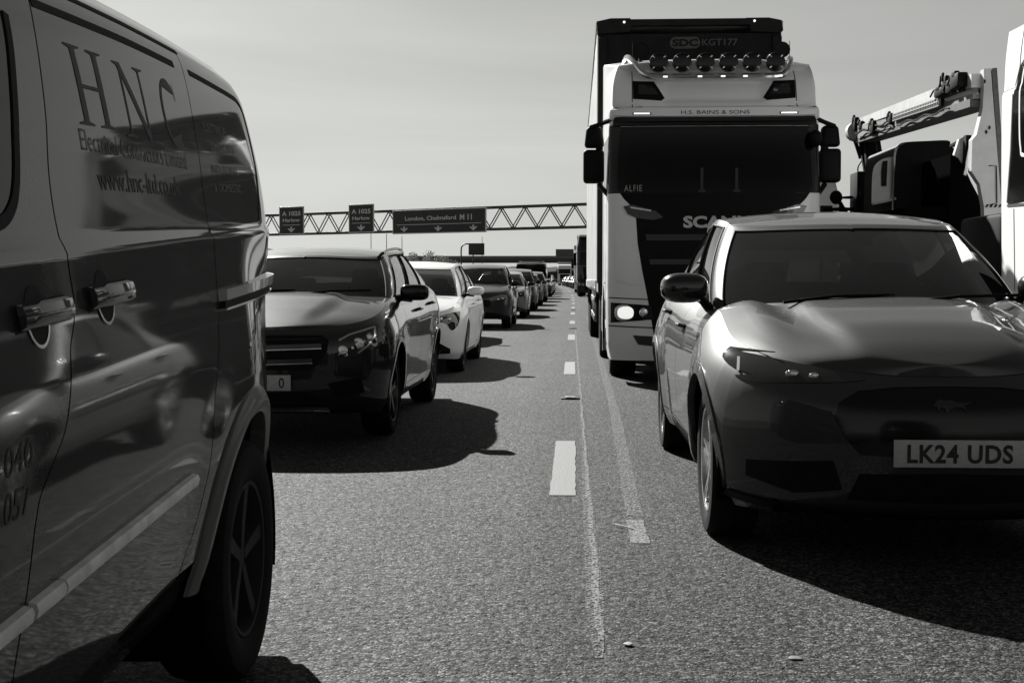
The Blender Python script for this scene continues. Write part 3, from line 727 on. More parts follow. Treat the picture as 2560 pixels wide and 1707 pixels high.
def front_corolla(wl,root,P):
    HL=cm2([(.845,.79),(.76,.775),(.62,.74),(.50,.70),(.48,.675),(.6,.665),(.70,.64),(.745,.57),(.79,.57),(.84,.66),(.845,.79)],4)[:-1]
    lamp(wl,root,HL,lambda x,z:min(.95,wl.ux(x,z)),((.62,.70,.035,.025),(.72,.695,.035,.025)))
    sym(wl,root,'grille',M['black'],lambda mb,s_:wl.patch([(0,.50),(.52,.47),(.74,.33),(.74,.27),(0,.25)],mb,.002,.04,s_))
    sym(wl,root,'upper_grille',M['black'],lambda mb,s_:wl.patch([(0,.68),(.46,.69),(.46,.665),(0,.635)],mb,.002,.04,s_))
    plate(root,-.015,.42,None)
def front_generic(wl,root,P):
    HL=cm2([(.80,.80),(.66,.775),(.52,.73),(.50,.69),(.62,.66),(.76,.67),(.82,.73),(.80,.80)],4)[:-1]
    lamp(wl,root,HL,lambda x,z:min(.93,wl.ux(min(x,.80),z)),((.60,.71,.03,.025),(.70,.73,.03,.025)))
    sym(wl,root,'grille',M['black'],lambda mb,s_:wl.patch([(0,.70),(.40,.70),(.44,.62),(.38,.53),(0,.52)],mb,.002,.05,s_))
    sym(wl,root,'air_intake',M['black'],lambda mb,s_:wl.patch([(0,.40),(.5,.38),(.66,.33),(.6,.27),(0,.27)],mb,.002,.05,s_))
    plate(root,-.012,.46,None)

PG=paint('grey_metallic_paint',.036,.3,.5,.75,.10); PK=paint('black_car_paint',.018,.3,.25,1.0,.3); PWh=paint('pearl_white_paint',.72,.0,.4,.8,.04); PD=paint('dark_blue_grey_paint',.035,.5,.3,1,.2); PS=paint('silver_paint',.42,.8,.3,.9,.1)
def bump_mache(x,y,a):
    ax=abs(x); h=0
    r=.30+.10*sst(.1,1.1,y)                       # raised centre section fading towards the nose
    h+=.028*sst(r+.10,r-.02,ax)*sst(.05,.55,y)*(1-.25*sst(.9,1.25,y))
    h-=.022*math.exp(-((ax-r-.14)/.07)**2)*sst(.4,1.05,y)
    h+=.030*math.exp(-((ax-.62)/.12)**2)*sst(.2,.8,y)*(1-sst(.97,1,a))
    return h
MACHE=dict(paint=PG,L=4.71,hw=.925,Lf=.85,nf=2.5,Lr=.8,nr=2.8,R=.352,Ra=.398,ax=(.87,3.85),rr=.245,spokes=5,style=5,rim='alu',wi=.02,fl=.028,lip=.045,
 zt=[(0,.80),(.12,.83),(.35,.875),(.65,.93),(.95,.99),(1.3,1.045),(2.0,1.045),(3.0,1.09),(3.9,1.13),(4.4,1.10),(4.71,1.04)],
 zb=[(0,.22),(.45,.20),(1.3,.235),(3.4,.235),(4.3,.28),(4.71,.36)],
 sec=[(0,.075),(.12,.03),(.3,.012),(.5,.0),(.68,.008),(.82,.03),(.92,.065),(1,.13)],
 taper=[(0,.975),(.9,1),(2.3,.985),(3.9,1),(4.71,.96)],
 nose=[(0,.13),(.12,.05),(.3,.02),(.55,.0),(.75,.01),(.88,.045),(1,.12)],tail=[(0,.15),(.2,.03),(.6,.0),(.85,.05),(1,.12)],
 doors=(1.42,2.5,3.5),cowl=1.40,crown=.05,cp=2.3,crownf=[(0,0),(.06,.026),(.15,.055),(.3,.080),(.5,.088),(.7,.083),(1.0,.066),(1.4,.05),(2,.05)],bump=bump_mache,shut=.42,tailz=4.35,bulge=.035,
 zr=[(1.9,1.485),(2.05,1.515),(2.3,1.56),(2.75,1.607),(3.2,1.60),(3.8,1.52),(4.2,1.43)],rc=.042,rw=.62,
 gh=[('w',(0,1.08,1.075),(0,1.98)),('w2',(.42,1.15,1.07),(.36,2.03)),('wsc',(.755,1.46,1.045),(.595,2.17)),('A',(1.75,),(.62,2.40)),('B',(2.5,),(.64,2.75)),('C',(3.45,),(.60,3.45)),('D',(4.0,),(.52,3.95)),('rc',(.62,4.35,1.10),(.42,4.12)),('r',(0,4.5,1.10),(0,4.2))],
 mirror=(1.64,1.152,.935),mirdim=(.125,.10,.080),mire=.72,mirmat=PK,sgm='sgd',front=front_mache)
def bump_gla(x,y,a):
    ax=abs(x); return .022*sst(.50,.36,ax+.10*(1-sst(0,.9,y)))*sst(.1,.5,y)
GLA=dict(paint=PK,L=4.42,hw=.90,Lf=.72,nf=2.8,Lr=.7,nr=3,R=.335,Ra=.375,ax=(.90,3.60),rr=.235,spokes=5,style=5,rim='darkalloy',fl=.012,
 zt=[(0,.84),(.12,.865),(.5,.93),(1.0,1.02),(1.3,1.05),(2.2,1.06),(3.2,1.10),(4.0,1.12),(4.42,1.05)],
 zb=[(0,.24),(.45,.22),(1.3,.24),(3.2,.24),(4.0,.28),(4.42,.34)],
 sec=[(0,.07),(.12,.03),(.3,.015),(.55,.0),(.72,.0),(.86,.025),(.94,.055),(1,.11)],
 taper=[(0,.98),(.9,1),(2.3,.99),(3.6,1),(4.42,.96)],
 nose=[(0,.10),(.15,.02),(.4,.0),(.7,.0),(.88,.02),(1,.09)],tail=[(0,.12),(.2,.02),(.6,.0),(.85,.05),(1,.12)],
 doors=(1.40,2.42,3.35),cowl=1.25,crown=.05,cp=2.4,bump=bump_gla,shut=.35,tailz=4.0,bulge=.03,
 zr=[(1.75,1.40),(1.95,1.435),(2.3,1.472),(2.7,1.488),(3.3,1.465),(3.9,1.38)],rc=.035,rw=.60,
 gh=[('w',(0,.98,1.065),(0,1.72)),('w2',(.42,1.02,1.06),(.36,1.75)),('wsc',(.755,1.22,1.045),(.60,1.86)),('A',(1.5,),(.62,2.1)),('B',(2.38,),(.635,2.6)),('C',(3.3,),(.60,3.2)),('D',(3.7,),(.55,3.6)),('rc',(.66,4.08,1.11),(.50,3.85)),('r',(0,4.2,1.12),(0,3.9))],
 mirror=(1.40,1.09,.955),mirdim=(.115,.07,.065),mire=.55,mirmat=M['blackgloss'],front=front_gla)
COR=dict(GLA); COR.update(paint=PWh,L=4.40,hw=.895,R=.32,Ra=.36,ax=(.93,3.57),spokes=7,style=1,rim='darkalloy',rr=.215,
 zt=[(0,.76),(.12,.785),(.5,.86),(1.0,.94),(1.3,.965),(2.2,.98),(3.2,1.02),(4.0,1.05),(4.40,1.0)],zb=[(0,.22),(.45,.19),(1.3,.2),(3.2,.2),(4.0,.26),(4.4,.32)],
 bump=lambda x,y,a:.015*sst(.42,.3,abs(x))*sst(.1,.5,y),
 zr=[(1.75,1.36),(1.95,1.39),(2.3,1.43),(2.7,1.45),(3.3,1.44),(3.9,1.38)],
 gh=[('w',(0,.92,.975),(0,1.75)),('w2',(.42,.97,.97),(.36,1.78)),('wsc',(.745,1.2,.955),(.57,1.90)),('A',(1.5,),(.60,2.1)),('B',(2.38,),(.615,2.6)),('C',(3.3,),(.59,3.2)),('D',(3.7,),(.55,3.6)),('rc',(.66,4.08,1.04),(.50,3.85)),('r',(0,4.2,1.05),(0,3.9))],
 mirror=(1.42,1.04,.97),mirdim=(.115,.08,.06),mire=.8,mirmat=PWh,front=front_corolla)
SUV=dict(GLA); SUV.update(paint=PD,L=4.45,hw=.91,zr=[(1.75,1.48),(1.95,1.52),(2.3,1.565),(2.7,1.59),(3.3,1.58),(3.9,1.50)],mirmat=M['blackgloss'],mire=.8,front=front_generic,bump=None,rim='alu')
HAT=dict(COR); HAT.update(paint=PK,front=front_generic,mirmat=M['blackgloss'],mire=.8)

# the nearest cars
mache,wlM,gpM=car(MACHE,(1.515,5.10,0),0,'car','grey crossover car nearest the camera on the right, with a running horse badge','cars queuing on the motorway')
gla,wlG,_G=car(GLA,(-2.25,8.78,0),0,'car','black crossover car just behind the silver van, two chrome grille bars and roof rails','cars queuing on the motorway')
cor,_,_=car(COR,(-2.29,15.42,0),0,'car','white estate car directly behind the black crossover in the left queue','cars queuing on the motorway')
suv,_,_=car(SUV,(-2.43,30.0,0),0,'car','dark blue grey SUV with round black mirrors behind the white estate car','cars queuing on the motorway')
hid,_,_=car(HAT,(-2.95,22.6,0),0,'car','black hatchback hidden between the white estate car and the dark SUV','cars queuing on the motorway')
for side in (1,-1):
    mb=MB(); n=16
    pts=[_G(1.9+(5.6-1.9)*k/n,.99,side,.0) for k in range(n+1)]
    pts=[Vector((p.x,p.y,p.z+(.028 if 0<k<n else -.005))) for k,p in enumerate(pts)]
    mb.tube(pts,.014,8); mb.build('roof_rail',M['blackgloss'],gla)
person((-2.29-.37,15.42+2.38,.62),'driver in pale shirt seated behind the wheel of the white estate car',)
person((-2.43-.37,30.0+2.35,.72),'driver in pale shirt seated at the wheel of the dark SUV')
person((-2.43+.37,30.0+2.4,.72),'front passenger in pale shirt seated beside the driver of the dark SUV')

# fender side vent glass reflection piece and charge flap, badge on the grey car are part of it
flat=lambda wl,root,txt,y0,y1,z0,z1,side,m,off=.004,bold=0,shear=0,name='lettering',space=1: _side_text(wl,root,txt,y0,y1,z0,z1,side,m,off,bold,shear,name,space)
def _side_text(wl,root,txt,y0,y1,z0,z1,side,m,off,bold,shear,name,space,bm=None):
    b=bm or fit_text(txt,y0,y1,z0,z1,bold,shear,space); slice_bm(b,.06); mb=MB()
    map_bm(b,lambda a,c,h:wl.at(wl.uy(a),c,side,off+h),mb,None); return mb.build(name,m,root,smooth=0,merge=False)

ahead,_,_=car(dict(SUV,paint=PK),(1.62,-3.05,0),0,'car','unseen black SUV added ahead of the grey crossover to darken its nose','cars queuing on the motorway',0)  # out-of-view car added so the grey nose mirrors something dark
# ------------------------------------------------------------------ far queue (copies)
def recolor(root,src,new):
    def go(o):
        for i,s in enumerate(o.material_slots):
            if s.material==src: s.link='OBJECT'; s.material=new
        for c in kids(o): go(c)
    go(root)
far=[(38.4,'hat','silver hatchback behind the dark SUV in the left queue, black mirror',PS),(47.,'suv','second dark SUV counting back from the silver hatchback in the left queue',PD),(55.8,'hat','grey hatchback two cars behind the silver hatchback',PG),
 (65.,'suv','black SUV just in front of the tall dark van in the left queue',PK),(83.,'hat','black hatchback just behind the tall dark van',PK),(92.,'suv','silver SUV second behind the tall dark van',PS),(101.,'hat','black hatchback third behind the tall dark van, tiny in the distance',PK),
 (110.,'hat','white hatchback fourth behind the tall dark van',PWh),(119.,'suv','black SUV fifth behind the tall dark van',PK)]
SM=[c for c in (hid,suv)]
skip=('bonnet_seam','window_trim','arch_trim','wiper','interior_mirror','steering_wheel')
for i,(yy,k,lb,p) in enumerate(far):
    s=suv if k=='suv' else hid; src=PD if k=='suv' else PK
    c=copy_tree(s,None,None if yy<60 else (lambda o:not any(o.name.startswith(q) for q in skip)))
    c.location=(-2.35+cx(yy),yy,0); c['label']=lb
    if p!=src: recolor(c,src,p)
for j,yy in enumerate((128,137,146,155,164,173,182,191,200,212)):
    s=(hid,suv)[j%2]; src=(PK,PD)[j%2]
    c=copy_tree(s,None,lambda o:not any(o.name.startswith(q) for q in skip+('seat','headrest','rear_seat','dashboard')))
    c.location=(-2.35+cx(yy),yy,0); c['label']='tiny distant car at the far end of the left queue'; c['group']='tiny distant cars at the far end of the left queue'
    if j%3==0: recolor(c,src,PG)
for j,yy in enumerate((150,160,170,181,192,203,215)):
    s=(hid,suv)[j%2]; src=(PK,PD)[j%2]
    c=copy_tree(s,None,lambda o:not any(o.name.startswith(q) for q in skip+('seat','headrest','rear_seat','dashboard')))
    c.location=(1.5+cx(yy),yy,0); c['label']='tiny distant car in the lane left of the lorries, far down the road'; c['group']='tiny distant cars in the lorry lane'
    if j%3!=1: recolor(c,src,(PG,PD)[j%2])

# ------------------------------------------------------------------ silver panel van on the left
PV=mat('silver_van_paint',.03,.5,coat=1,noise=.06,nscale=200,coatr=.045,ior=1.15)
_n=PV.node_tree; _b=_n.nodes['Principled BSDF']; _t=_n.nodes.new('ShaderNodeTexCoord'); _z=_n.nodes.new('ShaderNodeTexNoise'); _z.inputs['Scale'].default_value=2.6; _z.inputs['Detail'].default_value=0
_p=_n.nodes.new('ShaderNodeBump'); _p.inputs['Strength'].default_value=.35; _p.inputs['Distance'].default_value=.0035      # slightly wavy pressed steel
_n.links.new(_t.outputs['Object'],_z.inputs[0]); _n.links.new(_z.outputs[0],_p.inputs['Height']); _n.links.new(_p.outputs[0],_b.inputs['Coat Normal'])
VP=R(3.3); VO=3.88
van=empty('van',(-1.934,3.707,0),R(1.94),'silver panel van filling the left of the frame, with HNC lettering on its side','van')
def vput(o):
    o.rotation_euler=(VP,0,0); o.location=(0,-VO*math.cos(VP),-VO*math.sin(VP)); return o
vprof=[(.2,.915),(.40,.900),(.50,.926),(.65,.952),(.85,.972),(1.0,.973),(1.08,.968),(1.16,.958),(1.3,.938),(1.333,.9345),(1.35,.922),(1.6,.885),(1.8,.842),(1.86,.812),(1.905,.765)]
droop=lambda y:.05*max(0,(y-VO+.9)/1.45)**2
def vW(y,z,v):
    ly=y-VO; zz=z+droop(y)*sst(1.3,1.7,z)
    x=smi(vprof,zz)
    x-=.10*sst(-.05,.95,ly)*sst(1.45,1.0,z)
    x-=.35*sst(1.3,0,y)*sst(.9,1.6,z)
    return x
vzt=lambda y:smi([(0,.98),(.5,1.10),(.9,1.2),(1.35,1.60),(1.9,1.86),(2.3,1.905),(3.0,1.905),(6,1.905)],y)-droop(y)
vw=Wall(4.80,.9,2.6,.5,3.4,vzt,lambda y:.40,vW,lambda z,v,x:.12*sst(.6,1.1,z),lambda z,v,x:-.06*sst(1.3,1.95,z),[(VO,.36,.50,.012),(.95,.36,.5,.012)])
FS=[(.40,-1.72),(.60,-1.70),(.82,-1.652),(.917,-1.61),(.94,-1.585),(1.02,-1.475),(1.095,-1.425),(1.155,-1.40),(1.2,-1.36),(1.238,-1.339),(1.31,-1.337),(1.366,-1.333),(1.466,-1.323),(1.6,-1.285),(1.80,-1.229),(1.86,-1.2)]
RS=[(.40,-.68),(.5,-.655),(.62,-.56),(.75,-.48),(.868,-.446),(.978,-.39),(1.147,-.31),(1.337,-.235),(1.45,-.215),(1.637,-.191),(1.785,-.162),(1.86,-.14)]
fs=lambda z:VO+smi(FS,z); rs=lambda z:VO+smi(RS,z)
zroof=lambda y:1.852-droop(y)*.9
vP=lambda y,z,side=1,off=0:vw.at(vw.uy(y),z,side,off)
def vgrid(ya,yb,za,zb,ny,nz,name,side=1,mask=None):
    mb=MB(); rows=[]
    for i in range(ny+1):
        r=[]
        for j in range(nz+1):
            t=i/ny; z=za+(zb(ya(1.8)*(1-t)+yb(1.8)*t)-za)*j/nz if callable(zb) else za+(zb-za)*j/nz
            y=ya(z)+(yb(z)-ya(z))*t; r.append(vw.pt(vw.uy(y),z=z,side=side))
        rows.append(r)
    if mask:
        n=nz+1; vs=[p for r in rows for p in r]; f=[]
        for i in range(ny):
            for j in range(nz):
                q=(i*n+j,i*n+j+1,(i+1)*n+j+1,(i+1)*n+j)
                if all(mask(vs[k]) for k in q): f.append(q)
        mb.add(vs,f)
    else: mb.grid(rows)
    return vput(mb.build(name,PV,van,smooth=50))
g=.003
arch=lambda p:(p.y-VO)**2+(p.z-.35)**2>.47**2
archf=lambda p:(p.y-.95)**2+(p.z-.35)**2>.47**2
sdoor=vgrid(lambda z:fs(z)+g,lambda z:rs(z)-g,.505,lambda y:zroof(y)-g,60,90,'sliding_door')
fdoor=vgrid(lambda z:1.55,lambda z:fs(z)-g,.505,lambda y:zroof(y)-g if y>2 else vzt(y)-.02,40,90,'front_door')
mb=MB(); 
def vsurf(y,z,side=1): return vw.pt(vw.uy(y),z=z,side=side)
# rear quarter, with corner to the tail
rows=[]; NU=90
for i in range(NU+1):
    r=[]
    for j in range(101):
        z0=.42; t=i/NU
        za=z0; zb_=zroof(rs(1.8)+(4.80-rs(1.8))*t)
        z=za+(zb_-za)*j/100; ua=vw.uy(rs(z)+g); u=ua+(3-ua)*t; r.append(vw.pt(u,z=z))
    rows.append(r)
n=101; vs=[p for r in rows for p in r]; f=[]
for i in range(NU):
    for j in range(100):
        q=(i*n+j,i*n+j+1,(i+1)*n+j+1,(i+1)*n+j)
        if all(arch(vs[k]) and not (vs[k].z<.505 and vs[k].y<VO) for k in q): f.append(q)
mb.add(vs,f)
# wing ahead of the front door, roof side, roof, far side, sill
rows=[[vw.pt(u,z=.42+(vzt(vw.y0(u))-.42-.001)*j/40) for j in range(41)] for u in [k/14 for k in range(14)]+[1+(vw.uy(1.547)-1)*k/20 for k in range(21)]]
n=41; vs=[p for r in rows for p in r]; f=[]
for i in range(len(rows)-1):
    for j in range(40):
        q=(i*n+j,i*n+j+1,(i+1)*n+j+1,(i+1)*n+j)
        if all(archf(vs[k]) for k in q): f.append(q)
mb.add(vs,f)
ue=[vw.uy(1.547+(4.2-1.547)*k/40) for k in range(41)]+[vw.uy(4.24)+(3-vw.uy(4.24))*k/24 for k in range(25)]
rows=[]
for u in ue:
    y=vw.y0(u); a=min(zroof(y)+g,vzt(y)-.03); rows.append([vw.pt(u,z=a+(vzt(y)-a)*j/8) for j in range(9)])
mb.grid(rows)
mb.grid([[vw.pt(u,v=j/20,side=-1) for j in range(21)] for u in vw.cols((14,60,20))])
rows=[]
for u in vw.cols((14,60,20)):
    y=vw.y0(u)
    e=vw.pt(u,v=1); el=vw.pt(u,v=1,side=-1)
    rows.append([Vector((e.x*a,e.y,e.z+.04*(1-abs(a)**2.0)*min(1,e.x/.5))) for a in [-1+k/12 for k in range(25)]])
mb.grid(rows)
for ya,yb in ((1.47,3.36),):
    mb.grid([[vw.pt(vw.uy(ya+(yb-ya)*k/30),z=z)+Vector((o,0,0)) for z,o in ((.50,0),(.495,-.012),(.42,-.02),(.36,-.05),(.30,-.16))] for k in range(31)])
vput(mb.build('body',PV,van,smooth=50))
mb=MB()
mb.grid([[vw.pt(vw.uy(1.5+(4.2-1.5)*k/30),z=z)-Vector((.03,0,0)) for z in (.45,.8,1.2,1.5,1.84)] for k in range(31)])
mb.box((0,2.4,.36),(1.6,4.4,.1),.02)
for yc in (VO,.95):
    for side in (1,-1): mb.lathe([(.475,0),(.48,-.35),(0,-.35)],(side*.94,yc,.35),'x',28,side,a0=-.3,a1=PI+.3)
vput(mb.build('underbody',M['under'],van))
# windscreen and front window
mb=MB(); rows=[]
for k in range(11):
    y=.98+.84*k/10; e=vw.pt(vw.uy(y),v=1); rows.append([Vector((e.x*a*.93,e.y,e.z+.055*(1-abs(a*.93)**2.4)+.004)) for a in [-1+j/8 for j in range(17)]])
mb.grid(rows); vput(mb.build('windscreen',M['glassdark'],van))
def vpoly(pts,name,m,off=.004,parent=van,side=1,thick=.006,res=.03):
    mb=MB(); vw.patch([(y+VO,z) for y,z in pts],mb,off,res,side,thick,mode='yz'); o=mb.build(name,m,parent,smooth=60)
    return vput(o) if parent==van else o
def vband(pts,wd,name,m,off=.002,parent=van,thick=.004,mode='yz'):
    mb=MB(); vw.band([(y+VO,z) for y,z in pts],wd,mb,off,1,thick); o=mb.build(name,m,parent,smooth=60)
    return vput(o) if parent==van else o
W1=cm2([(-1.385,1.76),(-1.40,1.70),(-1.425,1.63),(-1.455,1.55),(-1.487,1.46),(-1.53,1.41),(-1.61,1.382),(-1.8,1.375)],4)
vpoly(W1+[(-2.55,1.36),(-2.35,1.52),(-2.0,1.70),(-1.7,1.775),(-1.45,1.785)],'side_window',M['glassdark'],.003,fdoor)
vband(W1,.022,'window_trim',M['seam'],.006,fdoor)
# shadow of the recessed panel outline laid on as dark strips; roof track gap
GU=cm2([(-1.22,1.806),(-.9,1.806),(-.6,1.803),(-.172,1.790),(.15,1.776),(.40,1.763),(.48,1.752),(.525,1.725),(.535,1.66),(.53,1.57),(.50,1.46),(.45,1.37)],5)
vband([p for p in GU if p[0]<-.175],.017,'groove_shade',M['seam'],.0015,sdoor)
vband([p for p in GU if p[0]>-.17 or p[1]<1.7],.016,'groove_shade',M['seam'],.0015)
vband([(-1.20,1.856),(-.9,1.856),(-.6,1.852),(-.35,1.845),(-.135,1.838)],.011,'door_track_gap',M['seam'],.0015)
# rub strip in three lengths
RUB=mat('grey_rubber_strip',.8,.4,noise=.2)
for a,b2,pr in ((-2.3,-1.672,fdoor),(-1.655,-1.527,sdoor),(-1.518,-.63,sdoor)):
    mb=MB(); rows=[]
    for k in range(int((b2-a)/.05)+2):
        y=min(b2,a+.05*k); tp=.03 if (b2>-.7 and y>b2-.001) else 0
        rows.append([vP(y+VO,z,1,o) for z,o in ((.757,-.002),(.755,.014),(.745,.019),(.73,.017),(.719,-.002))])
    mb.grid(rows); mb.add(rows[-1],[(0,1,2,3,4)]); mb.add(rows[0],[(4,3,2,1,0)]); mb.build('rub_strip',RUB,pr,smooth=50)
vband([(-1.8,.505),(-.68,.503)],.008,'sill_gap',M['seam'],.001)
# rear arch lip
mb=MB(); rows=[]
for k in range(57):
    a=-.12+(PI+.30)*k/56; r=[]
    for rr2,o in ((.455,-.05),(.455,.010),(.475,.020),(.505,.018),(.53,.006),(.535,-.006)):
        y=VO+math.cos(a)*rr2; z=max(.41,.35+math.sin(a)*rr2); r.append(vP(y,z,1,o))
    rows.append(r)
mb.grid(rows); vput(mb.build('arch_trim',mat('van_arch_paint',.10,.5,coat=.15),van,smooth=40))
# sliding door rail round the rear corner
def vrail(z0,z1,o,name,m):
    mb=MB(); u0=vw.uy(VO-.285); rows=[]
    for k in range(41):
        u=u0+(2.75-u0)*k/40; r=[]
        for z,of in ((z0,-.002),(z0,o),(z1,o+.003),(z1,-.002)):
            r.append(vw.at(u,z,1,of))
        rows.append(r)
    mb.grid(rows); mb.add(rows[0],[(0,1,2,3)]); return vput(mb.build(name,m,van,smooth=40))
vrail(1.157,1.186,.022,'door_rail',mat('rail_cover',.5,.25,metal=.4,coat=.5)); vrail(1.137,1.156,.014,'rail_slot',M['seam']); vrail(1.130,1.1365,.016,'rail_lip',M['chrome'])
# handles
for yc,yl,yr_,zc,pr in ((-1.53,-1.62,-1.395,1.228,fdoor),(-1.178,-1.272,-1.035,1.236,sdoor)):
    mb=MB(); vw.patch([(yc+VO+.045*math.cos(2*PI*k/28),zc+.052*math.sin(2*PI*k/28)) for k in range(28)],mb,.0015,.02,1,.002,'yz')
    vw.patch([(yl-.006+VO,zc-.026),(yr_+.006+VO,zc-.022),(yr_+.006+VO,zc+.026),(yl-.006+VO,zc+.024)],mb,.0012,.03,1,.002,'yz'); o=mb.build('handle_recess',M['seam'],pr)
    mb=MB(); rows=[]
    for k in range(17):
        t=k/16; y=yl+(yr_-yl)*t; d=.030*math.sin(PI*min(1,max(0,.12+.76*t)))**.35; h=.022
        rows.append([vP(y+VO,zc+q*h,1,dd*d) for q,dd in ((-1,.35),(-.7,.85),(-.1,1),(.0,.94),(.1,1),(.8,.85),(1,.35))])
    mb.grid(rows); mb.add(rows[0],[tuple(range(7))]); mb.add(rows[-1],[tuple(range(7))[::-1]]); mb.build('handle',PV,pr,smooth=50)
    mb=MB(); vw.band([(yc+VO+.049*math.cos(a),zc+.056*math.sin(a)) for a in [PI+PI*k/14 for k in range(1,14)]],.006,mb,.003,1,.003,'yz'); mb.build('recess_rim',M['chrome'],pr)
# lettering
def vtext(t,y0,y1,z0,z1,m,parent,bold=0,shear=0,space=1,zskew=0,bm=None):
    b=bm or fit_text(t,y0+VO,y1+VO,z0,z1,bold,shear,space)
    for v in b.verts: v.co.y+=zskew*(v.co.x-y0-VO)/(y1-y0)
    slice_bm(b,.06); mb=MB(); map_bm(b,lambda a,c,h:vP(a,c,1,.0012+h),mb,None); o=mb.build('lettering',m,parent,smooth=0,merge=False)
    return vput(o) if parent==van else o
def serif(ch):                                      # roman capitals in a unit box, as separate strokes
    S=[]
    if ch=='H':
        for x in (.17,.76):
            S+= [[(x,.04),(x+.13,.04),(x+.13,.96),(x,.96)],[(x-.14,0),(x+.27,0),(x+.27,.022),(x+.13,.05),(x,.05),(x-.14,.022)],[(x-.14,1),(x-.14,.978),(x,.95),(x+.13,.95),(x+.27,.978),(x+.27,1)]]
        S+=[[(.29,.47),(.77,.47),(.77,.52),(.29,.52)]]
    if ch=='N':
        S+=[[(.16,.03),(.21,.03),(.21,.97),(.16,.97)],[(.84,.0),(.89,.0),(.89,.97),(.84,.97)],[(.08,1),(.24,1),(.89,.06),(.89,-.02),(.82,-.02),(.14,.93)],[(.02,0),(.35,0),(.35,.022),(.21,.05),(.16,.05),(.02,.022)],[(.70,1),(.70,.978),(.84,.95),(.89,.95),(1.03,.978),(1.03,1)],[(0,1),(.0,.98),(.12,.955),(.2,1)]]
    if ch=='C':
        o=[];i=[]
        for k in range(33):
            a=R(38)+R(284)*k/32; o.append((.52+.50*math.cos(a),.5+.52*math.sin(a))); i.append((.55+.43*math.cos(a),.5+.485*math.sin(a)))
        S+=[o+i[::-1],[(.91,.97),(.93,.97),(.985,.70),(.965,.70),(.91,.83)]]
    b=bmesh.new()
    for p in S: b.faces.new([b.verts.new((x,y,0)) for x,y in p])
    bmesh.ops.triangulate(b,faces=b.faces[:]); return b
for ch,(y0,y1,z0,z1) in (('H',(-1.115,-.895,1.581,1.745)),('N',(-.812,-.600,1.572,1.742)),('C',(-.482,-.330,1.568,1.738))):
    b=serif(ch); 
    for v in b.verts: v.co=Vector((y0+VO+v.co.x*(y1-y0),z0+v.co.y*(z1-z0),0))
    vtext('',y0,y1,z0,z1,M['sticker'],sdoor,bm=b)
vtext('Electrical Contractors Limited',-1.125,-.345,1.528,1.572,M['greytext'],sdoor,bold=-.008,zskew=-.018,space=1.0)
vtext('www.hnc-ltd.co.uk',-1.055,-.448,1.448,1.496,M['sticker'],sdoor,zskew=-.008)
for t,a,b2,z0,z1 in (('ELECTRICAL',-.10,.20,1.625,1.65),('CONTRACTORS',-.06,.24,1.575,1.597),('INDUSTRIAL',-.085,.25,1.508,1.532),('& DOMESTIC',-.085,.25,1.455,1.48)):
    vtext(t,a,b2,z0,z1,M['greytext'],van)
vtext('040',-1.742,-1.628,.984,1.032,M['sticker'],fdoor,shear=.2); vtext('057',-1.752,-1.645,.910,.960,M['sticker'],fdoor,shear=.2)
# tail lamp and rear bumper
mb=MB(); vw.patch([(2.5,1.10),(2.5,1.55),(2.75,1.55),(2.75,1.08)],mb,.004,.05,1,mode='uz'); vput(mb.build('tail_lamp',M['lamp'],van))
mb=MB(); vw.patch([(2.2,.42),(2.2,.60),(2.99,.62),(2.99,.42)],mb,.02,.05,1,.03,mode='uz'); vput(mb.build('bumper',M['black'],van))
for yy in (0,-2.93):
    for side in (1,-1): wheel(van,side*.962,yy,.358,.22,.232,5,side,rimmat='vanrim',style=1)

# ------------------------------------------------------------------ articulated lorry
PL=paint('cream_white_lorry_paint',.8,0,.35,.5,.05,.08)
def SX(x): return x
sca=empty('lorry',(1.58,14.35,0),0,'white articulated lorry with six round roof spotlights and a dark high trailer','lorry','lorries')
nosep=[(.26,.06),(.5,.0),(1.2,.0),(1.75,.02),(2.0,.05),(2.17,.075),(2.93,.20),(3.02,.215),(3.035,.10),(3.13,.11),(3.16,.20),(3.3,.25),(3.46,.33),(3.6,.5),(3.8,.8)]
def snose(z,v,x):
    d=lin(nosep,z) if 2.9<z<3.2 else smi([p for p in nosep if not 3.0<p[0]<3.1],z)
    d+=.07*sst(.66,.5,x)*sst(3.18,3.25,z)*sst(3.48,3.42,z)
    return d
def sW(y,z,v):
    x=smi([(.26,1.17),(.5,1.21),(1.2,1.22),(2.1,1.215),(2.95,1.19),(3.12,1.20),(3.16,1.165),(3.4,1.15),(3.55,1.12),(3.7,1.06)],z)
    return x+(1.22-x)*sst(.5,1.6,y)
cab=Wall(2.25,.42,4.5,.12,4,lambda y:smi([(0,3.58),(.42,3.66),(.9,3.74),(1.6,3.86),(2.25,3.93)],y),lambda y:.27,sW,snose,lambda z,v,x:0)
mb=MB(); ar=[(1.42,.52,.60)]
for side in (1,-1): cab.mesh(mb,side,cab.cols((30,90,4)),110,ar)
rows=[]
for u in cab.cols((30,60,4)):
    e=cab.pt(u,v=1); rows.append([Vector((e.x*a,e.y,e.z+.06*(1-abs(a)**3)*min(1,e.x))) for a in [-1+k/10 for k in range(21)]])
mb.grid(rows); cb=mb.build('cab',PL,sca,smooth=38)
def spatch(poly,name,m,off=.004,parent=sca,both=True,mode='xz',thick=.006,one=True,res=.04):
    mb=MB(); o=None
    for side in ((1,-1) if both else (-1,)):
        cab.patch(poly,mb,off,res,side,thick,mode); 
        if not one: o=mb.build(name,m,parent); mb=MB()
    return mb.build(name,m,parent) if one else o
spatch([(0,2.93),(1.07,2.93),(1.09,2.6),(1.10,2.22),(1.05,2.165),(0,2.165)],'windscreen',M['glassdark'],.006)
